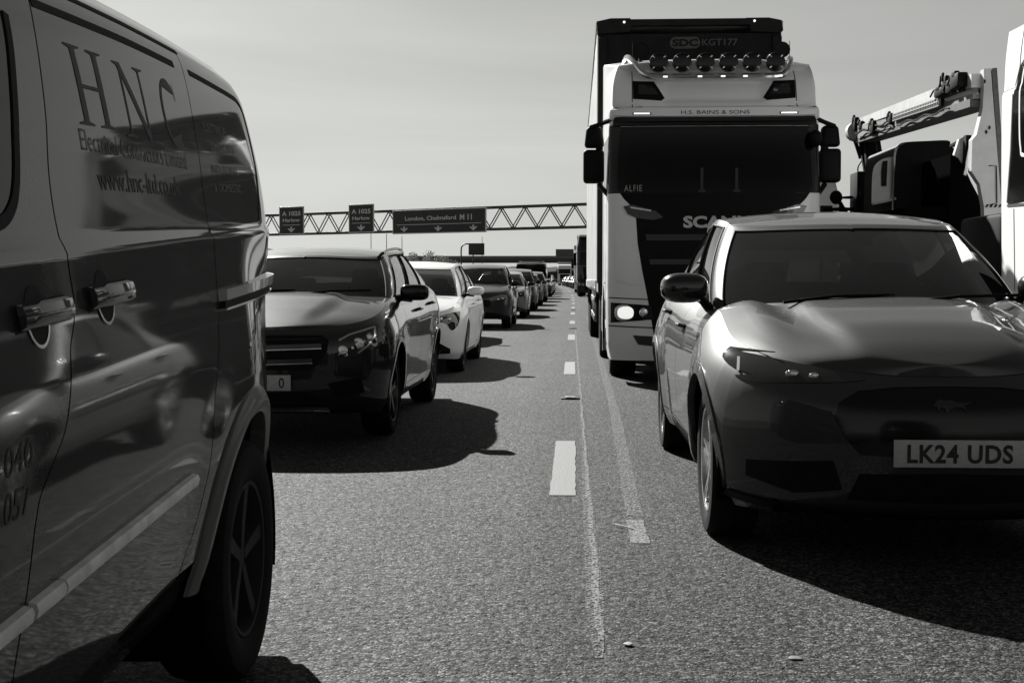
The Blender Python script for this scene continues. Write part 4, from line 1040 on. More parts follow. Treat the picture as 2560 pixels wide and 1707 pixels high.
spatch([(0,3.03),(1.13,3.03),(1.14,2.935),(0,2.935)],'sun_visor',M['blackgloss'],.05,thick=.06)
spatch([(0,2.172),(1.07,2.172),(1.02,2.10),(.95,2.03),(.89,1.9),(.87,1.6),(.82,1.3),(.76,1.0),(.69,.60),(.66,.30),(0,.30)],'front_grille',M['black'],.003)
spatch([(0,1.70),(.78,1.70),(.77,1.63),(0,1.63)],'grille_slot',M['blackgloss'],.016); spatch([(0,1.42),(.74,1.42),(.73,1.36),(0,1.36)],'grille_slot',M['blackgloss'],.016)
for side in (1,-1):
    mb=MB(); ua=lambda z:cab.ux(1.06,z)
    bmq=cut_poly([(0,2.17),(1,2.17),(1,2.95),(0,2.95)],.08); map_bm(bmq,lambda a,c,h:cab.at(ua(c)+(.93-ua(c))*a,c,side,.0035+h),mb,.004); mb.build('screen_pillar',M['blackgloss'],sca)
    def one(poly,name,m,off=.004,parent=sca,thick=.006,mode='xz',res=.04):
        mb=MB(); cab.patch(poly,mb,off,res,side,thick,mode); return mb.build(name,m,parent)
    f=one([(.92,3.465),(.68,3.455),(.56,3.26),(.60,3.225),(.92,3.25)],'roof_lamp',M['black'],.004)
    one([(.86,3.42),(.70,3.41),(.63,3.29),(.86,3.30)],'lens',M['lamp'],.012,f)
    f=one([(1.03,2.02),(.92,2.035),(.66,1.96),(.58,1.89),(.70,1.86),(.88,1.885),(.98,1.93)],'upper_lamp',M['lamp'],.012)
    mb=MB(); cab.band([(.95,2.005),(.72,1.965)],.018,mb,.018,side,mode='xz'); mb.build('light_strip',M['alu'],f)
    f=one([(1.165,.93),(.72,.90),(.68,.74),(1.165,.70)],'headlight',M['blackgloss'],.006)
    mb=MB(); c0=cab.at(cab.ux(1.0,.82),.815,side,.0); mb.ell(c0,(.128,.02,.095),12,e=.7); mb.build('reflector',M['reflector'],f); mb=MB(); mb.ell(c0+Vector((0,-.008,0)),(.098,.03,.072),12,e=.8); lb_=mb.build('dipped_beam',M['lit'],f)
    mb=MB(); mb.ell(cab.at(cab.ux(.80,.82),.82,side,.0),(.05,.02,.055),8); mb.build('reflector',M['reflector'],f)
    f=one([(.92,.56),(.62,.545),(.62,.43),(.86,.455)],'fog_lamp',M['lamp'],.006)
    one([(1.10,1.68),(.93,1.66),(.84,1.12),(1.02,1.16),(1.10,1.18)],'corner_panel',PL,.016,thick=.02)
    mb=MB(); cab.band([(1.19,.985),(.72,.965)],.012,mb,.003,side,mode='xz'); cab.band([(1.19,.665),(.68,.645)],.014,mb,.003,side,mode='xz'); mb.build('panel_gap',M['seam'],sca)
    mb=MB(); cab.band([(.93,3.14),(.925,3.63)],.010,mb,.002,side,mode='xz'); mb.build('roof_seam',M['seam'],sca)
    f=one([(.93,3.055),(.72,3.052),(.72,3.078),(.93,3.081)],'marker_housing',M['black'],.006)
    one([(.915,3.059),(.735,3.057),(.735,3.073),(.915,3.076)],'marker_light',M['led'],.011,f,.003)
    # side: door, window, steps
    f=one([(.55,2.86),(.50,2.25),(1.35,2.25),(1.40,2.86)],'side_window',M['glassdark'],.004,mode='yz')
    mb=MB()
    cab.band([(.42,2.95),(.40,2.2),(.38,1.2),(.42,.95)],.014,mb,.002,side); cab.band([(1.55,2.95),(1.55,1.2)],.014,mb,.002,side); cab.band([(.02,3.15),(.5,3.15),(2.1,3.15)],.012,mb,.002,side); cab.band([(.45,1.15),(1.5,1.15)],.012,mb,.002,side)
    mb.build('door_gap',M['seam'],sca)
    one([(.55,.95),(.85,.95),(.80,.72),(.55,.72)],'step',M['black'],.003,mode='yz'); one([(.5,.62),(.78,.62),(.76,.42),(.5,.42)],'step',M['black'],.003,mode='yz')
    # mirrors
    sx=side
    mb=MB(); mb.tube([(sx*1.12,.25,3.03),(sx*1.26,.35,2.99),(sx*1.40,.45,2.95)],[.03,.025,.03],6); mb.build('mirror_arm',M['black'],sca); mb=MB(); mb.tube([(sx*1.12,.22,2.12),(sx*1.2,.32,2.17),(sx*1.30,.45,2.29)],[.035,.03,.03],6); ar_=mb.build('mirror_arm',M['black'],sca)
    for z0,z1,x0,x1,tp in ((2.72,2.965,1.24,1.475,(.78,1)),(2.31,2.70,1.24,1.485,(1,1))):
        mb=MB(); mb.box((sx*(x0+x1)/2,.5,(z0+z1)/2),(x1-x0,.16,z1-z0),.045,seg=3,taper=(tp[0],.9)); mb.build('mirror_head',M['black'],sca)
    mb=MB(); mb.box((sx*1.30,.5,2.7),(.08,.1,.1),.02); mb.build('mirror_joint',M['black'],sca)
mb=MB(); mb.ell((1.13,.15,2.78),(.075,.1,.10),8); mb.build('kerb_mirror',M['black'],sca)
def cabtext(t,x0,x1,z0,z1,m,off,bold=0,space=1,parent=sca):
    b=fit_text(t,x0,x1,z0,z1,bold,0,space); slice_bm(b,.08); mb=MB()
    map_bm(b,lambda a,c,h:cab.at(cab.ux(abs(a),c),c,1 if a>=0 else -1,off+h),mb,.003); return mb.build('lettering',m,parent,smooth=0,merge=False)
cabtext('H.S. BAINS & SONS',-.385,.385,3.055,3.098,M['sticker'],.004)
LT=mat('silver_letters',.45,.35,metal=.3)
cabtext('SCANIA',-.36,.46,1.77,1.905,LT,.02,bold=.04)
cabtext('ALFIE',-1.02,-.82,2.19,2.26,mat('name_board',.30,.5),.010,space=1.2)
for x in (-.15,.24):
    mb=MB(); mb.box((x,.075,2.32),(.035,.01,.26),.004); mb.box((x+.0,.07,2.19),(.08,.012,.03),.004); mb.build('lanyard',mat('pennant_cloth',.035,.8),sca)
mb=MB(); mb.ell((-.62,.12,2.24),(.17,.03,.07),8); mb.build('dashboard_cloth',mat('pale_cloth',.11,.9,noise=.3),sca)
for side in (-1,):
    pass
# roof bar, spotlights, horns
mb=MB(); mb.tube(catmull([(-.99,.95,3.76),(-.97,.70,3.80),(-.90,.40,3.68),(-.80,.26,3.54),(-.66,.21,3.495),(-.3,.19,3.485),(.3,.19,3.485),(.70,.21,3.495),(.80,.26,3.54),(.88,.40,3.68),(.93,.70,3.77),(.95,.95,3.75)],5),.034,10)
mb.tube([(-.88,.42,3.685),(.88,.42,3.685)],.018,8); bar=mb.build('roof_bar',M['chrome'],sca)
for i in range(6):
    x=-.63+.264*i; mb=MB(); mb.lathe([(0,.0),(.085,.01),(.105,.0),(.112,-.03),(.10,-.08),(.05,-.11),(0,-.11)],(x,.22,3.655),'y',28,-1); o=mb.build('spotlight',M['blackgloss'],sca)
    mb=MB()
    for a in (45,135,225,315):
        c,s_=math.cos(R(a)),math.sin(R(a)); mb=MB(); mb.box((x+c*.088,.205,3.655+s_*.088),(.034,.012,.012),.003,rot=(0,-R(a),0)); mb.build('spot_glint',M['chrome'],o)  # chrome slips standing in for the four glints on each spotlight
for x in (-.56,-.17,.09,.34,.73):
    mb=MB(); mb.box((x,.155,3.485),(.05,.02,.018),.004); mb.build('bar_marker_light',M['led'],bar)
for x in (-.80,.86):
    mb=MB(); mb.lathe([(.095,0),(.09,.02),(.05,.10),(.03,.3),(0,.31)],(x,.85,3.90),'y',20,1); mb.lathe([(0,.015),(.09,.01)],(x,.85,3.90),'y',20,1); mb.box((x,1.0,3.83),(.04,.08,.12),.01); mb.build('air_horn',M['black'],sca)
    mb=MB(); mb.tube([(x*1.12,.95,3.80),(x*1.12,.95,4.02)],.004,5); mb.build('aerial',M['black'],sca)
# chassis, tanks, mudguards, wheels
mb=MB(); mb.box((-.42,5,.85),(.09,8.2,.26),.01); mb.box((.42,5,.85),(.09,8.2,.26),.01); mb.box((0,1.2,.75),(1.7,1.6,.7),.05); mb.box((0,.75,1.0),(2.1,1.0,.5),.05); mb.build('chassis',M['under'],sca)
for side in (1,-1):
    mb=MB(); mb.box((side*.99,3.35,.72),(.42,1.1,.62),.08,seg=3); mb.build('fuel_tank',M['alu'],sca)
    mb=MB(); mb.lathe([(.56,0),(.60,0),(.60,-.62),(.56,-.62)],(side*1.2,5.1,.55),'x',26,side,a0=.1,a1=PI-.1); mb.build('mudguard',M['black'],sca)
    mb=MB(); mb.lathe([(.57,.03),(.62,.02),(.63,-.04),(.57,-.30)],(side*1.19,1.42,.52),'x',26,side,a0=-.15,a1=PI+.15); mb.build('wheel_arch',M['black'],sca)
    wheel(sca,side*1.15,1.42,.505,.32,.29,10,side,style=1); wheel(sca,side*1.20,5.1,.505,.60,.29,10,side,style=1)
    mb=MB(); mb.box((side*1.16,2.36,2.1),(.06,.36,2.9),.02); mb.build('side_fairing',PL,sca)
# trailer
CURT=mat('pale_curtain',.38,.6,noise=.1,nscale=3); TD=mat('dark_bulkhead',.014,.7,ior=1.25,noise=.3,nscale=6)
TX=-.045; Y0=2.95; YL=13.6
mb=MB(); mb.box((TX,Y0+.04,2.85),(2.46,.08,3.3),.01); tb_=mb.build('trailer_bulkhead',TD,sca)
for x in (-1.17,1.17): mb=MB(); mb.box((TX+x,Y0-.02,2.8),(.12,.06,3.3),.01); mb.build('bulkhead_post',TD,tb_)
mb=MB(); mb.prism([(-1.24,4.50),(-1.25,4.66),(-1.06,4.70),(-.80,4.70),(-.79,4.685),(.74,4.685),(.75,4.69),(1.05,4.69),(1.22,4.655),(1.235,4.58),(1.245,4.52),(1.22,4.49),(.82,4.51),(.80,4.60),(-.78,4.60),(-.80,4.52)],0,.12,lambda a,b,h:(TX+a,Y0-.06+h,b)); mb.build('bulkhead_cap',TD,tb_)
for x in (-.88,.86):
    mb=MB(); mb.ell((TX+x,Y0-.075,4.645),(.017,.012,.017),6); mb.build('cap_lamp',M['led'],tb_)
for side in (1,-1):
    mb=MB(); rows=[]
    for k in range(137):
        y=Y0+.09+(YL-.1)*k/136; o=.012*math.sin(k*.9)+.008*math.sin(k*2.3); rows.append([(TX+side*(1.235+o*q),y,z) for z,q in ((1.15,.2),(1.3,1),(2.8,1),(4.4,1),(4.58,0))])
    mb.grid(rows); mb.build('trailer_curtain',CURT,sca,smooth=60)
    mb=MB(); mb.box((TX+side*1.235,Y0+YL/2,1.10),(.05,YL-.05,.16),.01); mb.build('side_rail',M['alu'],sca)
    mb=MB(); mb.box((TX+side*1.235,Y0+YL/2,4.62),(.05,YL-.1,.10),.01); mb.build('roof_rail',M['alu'],sca)
    mb=MB()
    for z in (.55,.85): mb.box((TX+side*1.2,Y0+5.6,z),(.03,3.6,.1),.01)
    for yy in (4.0,5.6,7.2): mb.box((TX+side*1.18,Y0+yy,.78),(.04,.06,.6),.01)
    mb.build('side_guard',M['alu'],sca)
    for yy in (9.0,10.35,11.7):
        wheel(sca,TX+side*1.22,Y0+yy,.50,.38,.28,10,side,style=1)
        mb=MB(); mb.lathe([(.55,0),(.57,0),(.57,-.42),(.55,-.42)],(TX+side*1.23,Y0+yy,.52),'x',20,side,a0=.25,a1=PI-.25); mb.build('mudguard',M['black'],sca)
    mb=MB(); mb.box((TX+side*.8,Y0+2.3,.55),(.14,.14,1.0),.02); mb.box((TX+side*.8,Y0+2.3,.06),(.26,.26,.04),.01); mb.build('landing_leg',M['black'],sca)
mb=MB(); mb.box((TX,Y0+YL/2,4.66),(2.4,YL-.1,.04),.01); mb.build('trailer_roof',CURT,sca)
mb=MB(); mb.box((TX,Y0+YL/2,1.08),(2.40,YL,.22),.02); mb.box((TX,Y0+YL,2.85),(2.44,.05,3.4),.01); mb.build('trailer_deck',TD,sca)
DT=mat('dark_grey_lettering',.075,.6)
y_=Y0-.003
b=bmesh.new(); P_=[(-.155+ .085*math.cos(a)*1 - .0,.0) for a in (0,)]
pill=[]
for k in range(17): a=PI/2+PI*k/16; pill.append((-.20+.075*math.cos(a),4.375+.078*math.sin(a)))
for k in range(17): a=-PI/2+PI*k/16; pill.append((.055+.075*math.cos(a)-.0,4.375+.078*math.sin(a)))
mb=MB(); mb.prism([(x-.03,z) for x,z in pill],0,.004,lambda a,b,h:(a,y_-h,b)); o=mb.build('logo_plate',DT,tb_,smooth=0)
flat_text('lettering','SDC',-.275,.075,4.325,4.425,y_-.007,TD,o,bold=.045)
flat_text('lettering','KGT177',.125,.60,4.335,4.425,y_-.003,DT,tb_,bold=.01)

# simpler lorries further back
def lorry(loc,label,P,front,h=3.9,trailer=True,tm=None,group='lorries'):
    r=empty('lorry',loc,0,label,'lorry',group)
    wl=Wall(2.2,.35,4.5,.12,4,lambda y:smi([(0,h-.45),(.35,h-.2),(1.,h-.05),(2.2,h)],y),lambda y:.3,lambda y,z,v:1.22-.12*sst(.8,1,v)*sst(1.4,.4,y),lambda z,v,x:smi([(.3,.05),(1.2,0),(2.0,.06),(3.0,.2),(3.9,.6)],z),lambda z,v,x:0)
    mb=MB(); 
    for side in (1,-1): wl.mesh(mb,side,wl.cols((12,40,3)),40,[(1.4,.5,.6)])
    mb.grid([[Vector((wl.pt(u,v=1).x*a,wl.pt(u,v=1).y,wl.pt(u,v=1).z)) for a in [-1+k/5 for k in range(11)]] for u in wl.cols((12,20,3))]); mb.build('cab',P,r,smooth=40)
    def pt(poly,n,m,off=.005,one=True):
        mb=MB()
        for s_ in (1,-1):
            wl.patch(poly,mb,off,.06,s_)
            if not one: mb.build(n,m,r); mb=MB()
        if one: mb.build(n,m,r)
    pt([(0,2.95),(1.06,2.95),(1.09,2.1),(0,2.1)],'windscreen',M['glassdark'])
    pt([(0,2.0),(.85,2.0),(.7,.45),(0,.45)],'grille',front)
    pt([(1.15,.95),(.78,.93),(.76,.75),(1.15,.75)],'headlight',M['chrome'],.006,False)
    for s_ in (1,-1):
        mb=MB(); mb.box((s_*1.38,.5,2.5),(.2,.15,.85),.04); mb.tube([(s_*1.15,.25,2.95),(s_*1.38,.5,2.88)],.03,6); mb.tube([(s_*1.15,.25,2.15),(s_*1.38,.5,2.2)],.03,6); mb.build('mirror',M['black'],r)
        wheel(r,s_*1.15,1.4,.5,.32,.29,10,s_,style=1); wheel(r,s_*1.2,4.6,.5,.58,.29,10,s_,style=1)
    mb=MB(); mb.box((0,3.8,.8),(.9,6.5,.3),.02); mb.box((0,1.2,.8),(1.7,1.6,.8),.05); mb.build('chassis',M['under'],r)
    if trailer:
        mb=MB(); mb.box((0,9.2,2.6),(2.5,13,3.0 if h<3.8 else 3.2),.03); mb.build('trailer_body',tm or CURT,r)
        for s_ in (1,-1):
            for yy in (11.,12.4,13.7): wheel(r,s_*1.22,yy,.5,.38,.28,10,s_,style=1)
    return r
PDk=paint('dark_lorry_paint',.02,.2,.3,.8,.2)
lorry((5.1,30.5,0),'white lorry half hidden behind the right mirrors of the lorry with spotlights',PL,M['black'],4.05,True,TD)
lorry((1.45+cx(84),84,0),'dark fronted lorry just left of the trailer, far down the lorry lane',PDk,M['black'],4.2)
lorry((1.45+cx(108),108,0),'pale lorry behind the dark fronted one at the far end of the lorry lane',PL,M['black'],3.7)
lorry((1.5+cx(230),228,0),'tiny pale lorry at the vanishing point of the road',PL,M['black'],3.8)
# tall dark van in the left queue
def tallvan(loc,label,P):
    r=empty('van',loc,0,label,'van')
    wl=Wall(5.2,.7,3,.3,4,lambda y:smi([(0,1.0),(.6,1.2),(1.0,1.35),(1.55,2.0),(2.0,2.12),(5.2,2.1)],y),lambda y:.3,lambda y,z,v:.98-.12*sst(1.1,2.1,z),lambda z,v,x:.1*v,lambda z,v,x:0)
    mb=MB()
    for s_ in (1,-1): wl.mesh(mb,s_,wl.cols((8,50,4)),16,[(.95,.36,.42),(4.2,.36,.42)])
    mb.grid([[Vector((wl.pt(u,v=1).x*a,wl.pt(u,v=1).y,wl.pt(u,v=1).z+.05*(1-a*a))) for a in [-1+k/6 for k in range(13)]] for u in wl.cols((8,50,4))]); mb.build('body',P,r)
    mb=MB(); mb.grid([[Vector((wl.pt(wl.uy(y),v=1).x*a*.93,y,wl.pt(wl.uy(y),v=1).z+.055)) for a in [-1+k/6 for k in range(13)]] for y in (1.02,1.15,1.3,1.45,1.6)]); mb.build('windscreen',M['glassdark'],r)
    for s_ in (1,-1):
        mb=MB(); wl.patch([(.4,.85),(.7,.95),(.7,.75),(.4,.7)],mb,.004,.05,s_,mode='uz'); mb.build('headlight',M['lamp'],r)
        mb=MB(); mb.box((s_*1.1,1.5,1.35),(.2,.1,.28),.03); mb.build('mirror',M['black'],r)
        for yy in (.95,4.2): wheel(r,s_*.95,yy,.35,.22,.22,5,s_,style=1)
    mb=MB()
    for yy in (2.3,3.4,4.5): mb.box((0,yy,2.22),(1.5,.05,.04),.01)
    for s_ in (-.7,.7): mb.tube([(s_,2.1,2.26),(s_,4.8,2.26)],.02,6)
    mb.build('roof_rack',M['alu'],r)
    mb=MB(); wl.patch([(0,.75),(.35,.75),(.35,.5),(0,.5)],mb,.004,.05,1); wl.patch([(0,.75),(.35,.75),(.35,.5),(0,.5)],mb,.004,.05,-1); mb.build('grille',M['black'],r)
    return r
tallvan((-2.6+cx(74),74,0),'tall dark van with a roof rack, far back in the left queue',PDk)

# ------------------------------------------------------------------ white lorry cab at the right edge, with a flat bed carrying a boom lift
wl_=empty('lorry',(5.0,9.0,0),0,'white lorry cab cut off by the right edge of the frame, black trimmed side window','lorry','lorries')
wc=Wall(2.5,.5,4,.16,5,lambda y:smi([(0,3.1),(.5,3.25),(1.5,3.34),(2.5,3.36)],y),lambda y:1.0,lambda y,z,v:smi([(1,1.22),(2.8,1.25),(2.83,1.235),(3.1,1.225),(3.36,1.20)],z),lambda z,v,x:smi([(1,0),(2,.05),(3,.3),(3.4,.7)],z),lambda z,v,x:0)
mb=MB()
for s_ in (1,-1): wc.mesh(mb,s_,wc.cols((14,50,6)),60,[])
mb.grid([[Vector((wc.pt(u,v=1).x*a,wc.pt(u,v=1).y,wc.pt(u,v=1).z)) for a in [-1+k/6 for k in range(13)]] for u in wc.cols((14,50,6))]); mb.build('cab',PL,wl_,smooth=40)
mb=MB(); wc.patch([(1.05,1.86),(2.22,1.84),(2.12,2.3),(2.09,2.78),(2.02,3.0),(1.75,3.12),(1.05,3.05)],mb,.004,.04,-1,mode='yz'); f=mb.build('window_surround',M['blackgloss'],wl_)
mb=MB(); wc.band(cm2([(1.1,2.25),(1.80,2.23),(1.90,2.30),(1.93,2.5),(1.93,2.85),(1.86,3.0),(1.7,3.04),(1.1,3.0)],4),.03,mb,.008,-1); mb.build('window_frame',PL,f)
mb=MB(); wc.band([(2.24,1.86),(2.15,2.3),(2.11,2.78)],.02,mb,.006,-1); wc.band([(1.0,1.80),(2.24,1.835)],.02,mb,.006,-1); mb.build('trim_line',M['seam'],wl_)
mb=MB(); wc.band([(.5,2.82),(2.48,2.835)],.012,mb,.004,-1); mb.build('roof_gutter',M['alu'],wl_)
mb=MB(); wc.band([(2.0,3.36-.02),(2.02,3.0),(2.11,2.85)],.010,mb,.003,-1); wc.band([(2.08,1.8),(2.06,1.1)],.010,mb,.003,-1); mb.build('panel_gap',M['seam'],wl_)
for s_ in (1,-1): wheel(wl_,s_*1.18,1.3,.5,.32,.29,10,s_,style=1); wheel(wl_,s_*1.18,6.3,.5,.58,.29,10,s_,style=1); wheel(wl_,s_*1.18,12.5,.5,.58,.29,10,s_,style=1)
mb=MB(); mb.box((0,1.25,.75),(2.2,2.3,.6),.05); mb.box((0,9.2,.72),(.9,13,.3),.02); mb.build('chassis',M['under'],wl_)
mb=MB(); mb.box((.0,9.3,.98),(2.5,13.2,.16),.02); mb.build('flat_bed',M['black'],wl_)
mb=MB(); wc.patch([(0,2.9),(1.05,2.9),(1.08,1.9),(0,1.9)],mb,.004,.08,1); wc.patch([(0,2.9),(1.05,2.9),(1.08,1.9),(0,1.9)],mb,.004,.08,-1); mb.build('windscreen',M['glassdark'],wl_)
mb=MB(); mb.box((-1.38,.55,2.35),(.2,.16,.7),.04); mb.build('mirror',M['black'],wl_)
# boom lift
def S15(x,z,y): k=y/15; return (x*k,y,1.2+(z-1.2)*k)
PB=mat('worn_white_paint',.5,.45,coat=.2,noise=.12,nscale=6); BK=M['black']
bl=empty('boom_lift',(4.75,17,1.06),0,'white boom lift with a sloping boom and dark rounded housing on the flat bed','boom lift')
def bput(o): o.location=-Vector((4.75,17,1.06)); return o
mb=MB()   # turret plate, profile seen along the road, 0.1 thick each side
prof=[(4.723,3.624),(4.80,3.63),(4.99,1.676),(4.819,1.687),(4.765,1.75),(4.751,2.049),(4.70,2.30),(4.60,2.45),(4.605,2.813),(4.655,2.875),(4.715,3.15),(4.727,3.40)]
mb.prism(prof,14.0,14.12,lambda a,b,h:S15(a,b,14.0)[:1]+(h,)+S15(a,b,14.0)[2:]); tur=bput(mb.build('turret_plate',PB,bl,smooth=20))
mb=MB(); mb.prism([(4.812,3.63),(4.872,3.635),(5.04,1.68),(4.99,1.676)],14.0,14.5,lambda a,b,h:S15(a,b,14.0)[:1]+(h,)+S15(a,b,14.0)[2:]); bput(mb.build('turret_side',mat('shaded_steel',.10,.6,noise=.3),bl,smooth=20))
mb=MB()
for k in range(4):
    x=4.765+.05*k; mb.add([S15(x,2.03,13.99),S15(x+.025,2.03,13.99),S15(x+.045,2.065,13.99),S15(x+.02,2.065,13.99)],[(0,1,2,3)])
mb.build('hazard_stripe',M['seam'],tur,smooth=0)
mb=MB(); c=S15(4.80,1.83,13.985); mb.lathe([(0,0),(.035,0),(.035,.01),(0,.012)],c,'y',16,-1); mb.build('pin',BK,tur,smooth=0)
mb=MB(); mb.tube([S15(4.80,2.51,13.98),S15(4.885,2.51,13.98),S15(4.90,2.08,13.98),S15(4.82,2.06,13.98)],.006,6); mb.build('grab_handle',BK,tur)
for (x,z) in ((4.735,3.48),(4.80,2.95),(4.765,2.9)):
    mb=MB(); mb.ell(S15(x,z,13.985),(.012,.008,.022),6); mb.build('bolt_hole',M['seam'],tur)
def beam(p,q,w,h,name,m,par=bl,up=Vector((0,0,1))):
    p=Vector(p);q=Vector(q); t=(q-p).normalized(); x=t.cross(up).normalized(); y=x.cross(t)
    mb=MB(); vs=[]
    for e in (p,q):
        for a,b in ((-1,-1),(1,-1),(1,1),(-1,1)): vs.append(e+x*a*w/2+y*b*h/2)
    mb.add(vs,[(0,1,2,3)[::-1],(4,5,6,7),(0,1,5,4),(1,2,6,5),(2,3,7,6),(3,0,4,7)]); return bput(mb.build(name,m,par,smooth=0))
def beam2(name,m,near,far,w,yn,yf):            # near/far: (x,ztop,zbot) measured on the y=15 plane
    mb=MB(); vs=[]
    for (x,zt_,zb2),y in ((near,yn),(far,yf)):
        a=S15(x,zb2,y); b=S15(x,zt_,y); vs+=[(a[0]-w/2,y,a[2]),(a[0]+w/2,y,a[2]),(b[0]+w/2,y,b[2]),(b[0]-w/2,y,b[2])]
    mb.add(vs,[(3,2,1,0),(4,5,6,7),(0,1,5,4),(1,2,6,5),(2,3,7,6),(3,0,4,7)]); return bput(mb.build(name,m,bl,smooth=0))
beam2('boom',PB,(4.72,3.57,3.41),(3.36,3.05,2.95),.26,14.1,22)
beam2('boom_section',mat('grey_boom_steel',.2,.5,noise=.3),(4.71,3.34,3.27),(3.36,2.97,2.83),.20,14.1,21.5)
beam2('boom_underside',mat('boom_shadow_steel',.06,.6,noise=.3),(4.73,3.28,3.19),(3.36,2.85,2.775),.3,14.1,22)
A_=Vector((4.72*.94,14.1,1.2+2.21*.94)); B_=Vector((3.36*22/15,22,1.2+1.75*22/15))      # lower left edge of the boom
bd=(B_-A_).normalized()
def onboom(t,dx=0,dz=0): return A_.lerp(B_,t)+Vector((-.13+dx,0,dz))
mb=MB(); mb.tube([onboom(.03,-.02,.0),onboom(.99,-.02,.0)],.022,6); bput(mb.build('cable_tray',BK,bl))
mb=MB()
for k in range(30):
    t=.17+.36*k/29; p=onboom(t,-.05,-.055)
    for q in (0,1): mb.box(p+Vector((0,-.03+.06*q,0)),(.03,.018,.10),.004)
    mb.box(p+Vector((0,0,.045)),(.03,.08,.015),.003); mb.box(p+Vector((0,0,-.045)),(.03,.08,.015),.003)
bput(mb.build('cable_chain',mat('chain_links',.30,.5),bl))
mb=MB(); p=onboom(.17,-.02,-.055); q=onboom(.53,-.02,-.055); mb.tube([p,q],.05,6); bput(mb.build('chain_trough',BK,bl))
for (t,dx,dz,a,b,c) in ((.04,-.06,.10,.12,.30,.16),(.085,-.05,.06,.10,.22,.12),(.12,-.06,.12,.06,.12,.20),(.15,-.05,.05,.10,.35,.10),(.56,-.04,-.06,.08,.15,.16),(.74,-.05,-.10,.09,.22,.20),(.90,-.04,.0,.07,.18,.14),(.97,-.04,.06,.08,.14,.22)):
    mb=MB(); p=onboom(t,dx,dz); mb.box(p,(a,b,c),.02); mb.box(p+Vector((-.03,.03,c*.45)),(a*.5,b*.4,c*.5),.01); mb.tube([p,p+Vector((-.04,b*.6,c*.5)),p+Vector((-.03,b*1.1,.0))],.012,5); bput(mb.build('hose_bracket',BK,bl))
for (t0,t1,dz,r_) in ((.55,.97,-.09,.014),(.10,.5,-.17,.012),(.56,.9,-.17,.010),(.03,.2,.12,.016)):
    mb=MB(); n=14; mb.tube([onboom(t0+(t1-t0)*k/n,-.05,dz+.02*math.sin(k*1.3)) for k in range(n+1)],r_,5); bput(mb.build('hydraulic_hose',BK,bl))
mb=MB(); mb.tube(catmull([S15(3.22,2.95,22),S15(3.25,2.84,22),S15(3.29,2.72,22),S15(3.33,2.60,22)],5),.035,6); bput(mb.build('hose',BK,bl))
mb=MB(); mb.tube(catmull([S15(3.36,2.60,22),S15(3.30,2.50,22),S15(3.31,2.40,22),S15(3.36,2.36,22)],5),.012,6); bput(mb.build('hose',BK,bl))
mb=MB(); c=S15(3.28,2.92,21.9); mb.lathe([(0,0),(.16,0),(.16,-.2),(0,-.2)],c,'y',18,-1); bput(mb.build('boom_end_pulley',PB,bl))
beam(S15(3.34,2.79,22),S15(3.47,2.05,21.5),.10,.05,'jib_arm',BK); beam(S15(3.43,2.79,21.8),S15(3.50,2.12,21.5),.2,.08,'jib_arm',BK); beam(S15(3.52,2.80,21),S15(3.56,2.58,21),.12,.06,'jib_strut',BK)
# housing
hb=Wall(1.6,.5,5,.3,5,lambda y:0,lambda y:0,None,None,None)
mb=MB(); pr2=catmull([(3.70,1.86),(3.705,2.3),(3.715,2.62),(3.75,2.74),(3.83,2.785),(4.1,2.80),(4.33,2.803),(4.36,2.74),(4.42,2.68),(4.55,2.43),(4.68,2.15),(4.75,2.05),(4.755,1.86)],4)
for (y,kk_) in (((16.2),1),):
    P2=[(p.x,p.y) for p in pr2]
    mb.prism(P2,0,1.6,lambda a,b,h:(S15(a,b,16.2)[0],16.2+h,S15(a,b,16.2)[2]))
hs=bput(mb.build('engine_housing',mat('dark_housing',.008,.6,noise=.3,nscale=5,ior=1.2),bl,smooth=40))
mb=MB(); rows=[]
for k in range(9):
    t=k/8; q=catmull([(3.46,2.07),(3.465,2.40),(3.50,2.53),(3.60,2.60),(3.72,2.62)],4)
rows=[[S15(p.x,p.y,16.25+d) for p in q]+[S15(3.72,2.12,16.25+d),S15(3.46,2.07,16.25+d)] for d in (0,.05,1.2,1.3)]
mb.grid(rows); n=len(rows[0]); mb.add(rows[0],[tuple(range(n))]); mb.add(rows[-1],[tuple(range(n))[::-1]]); op=bput(mb.build('operator_cover',PB,bl,smooth=40))
mb=MB(); mb.prism([(3.575,2.28),(3.57,2.45),(3.585,2.57),(3.64,2.575),(3.63,2.28)],0,.01,lambda a,b,h:(S15(a,b,16.22)[0],16.22+h,S15(a,b,16.22)[2])); mb.build('vent',M['seam'],op)
mb=MB(); q=catmull([(3.715,2.0),(3.72,2.35),(3.725,2.62),(3.76,2.735),(3.83,2.775)],5); mb.tube([S15(p.x-.008,p.y,16.17) for p in q],.014,6); mb.build('housing_edge',M['alu'],hs)
mb=MB(); mb.tube([S15(3.47,2.075,16.2),S15(3.60,2.10,16.2),S15(3.74,2.135,16.2)],.02,6); mb.build('cover_rim',PB,op)
beam(S15(4.37,2.74,15.6),S15(4.53,2.83,15.2),.05,.03,'link_rod',BK)
beam(S15(4.55,2.86,15),S15(4.54,2.48,15),.10,.06,'lift_cylinder',BK); beam(S15(4.50,2.80,15.1),S15(4.43,2.55,15.1),.08,.12,'link_plate',PB); beam(S15(4.60,2.80,14.9),S15(4.52,2.40,14.9),.05,.03,'cylinder_rod',M['alu'])
mb=MB(); mb.prism([(4.36,1.6),(4.36,2.65),(4.45,2.6),(4.72,2.1),(4.80,1.6)],0,1.2,lambda a,b,h:(S15(a,b,15.0)[0],15.0+h,S15(a,b,15.0)[2])); bput(mb.build('turret_base',M['under'],bl,smooth=0))
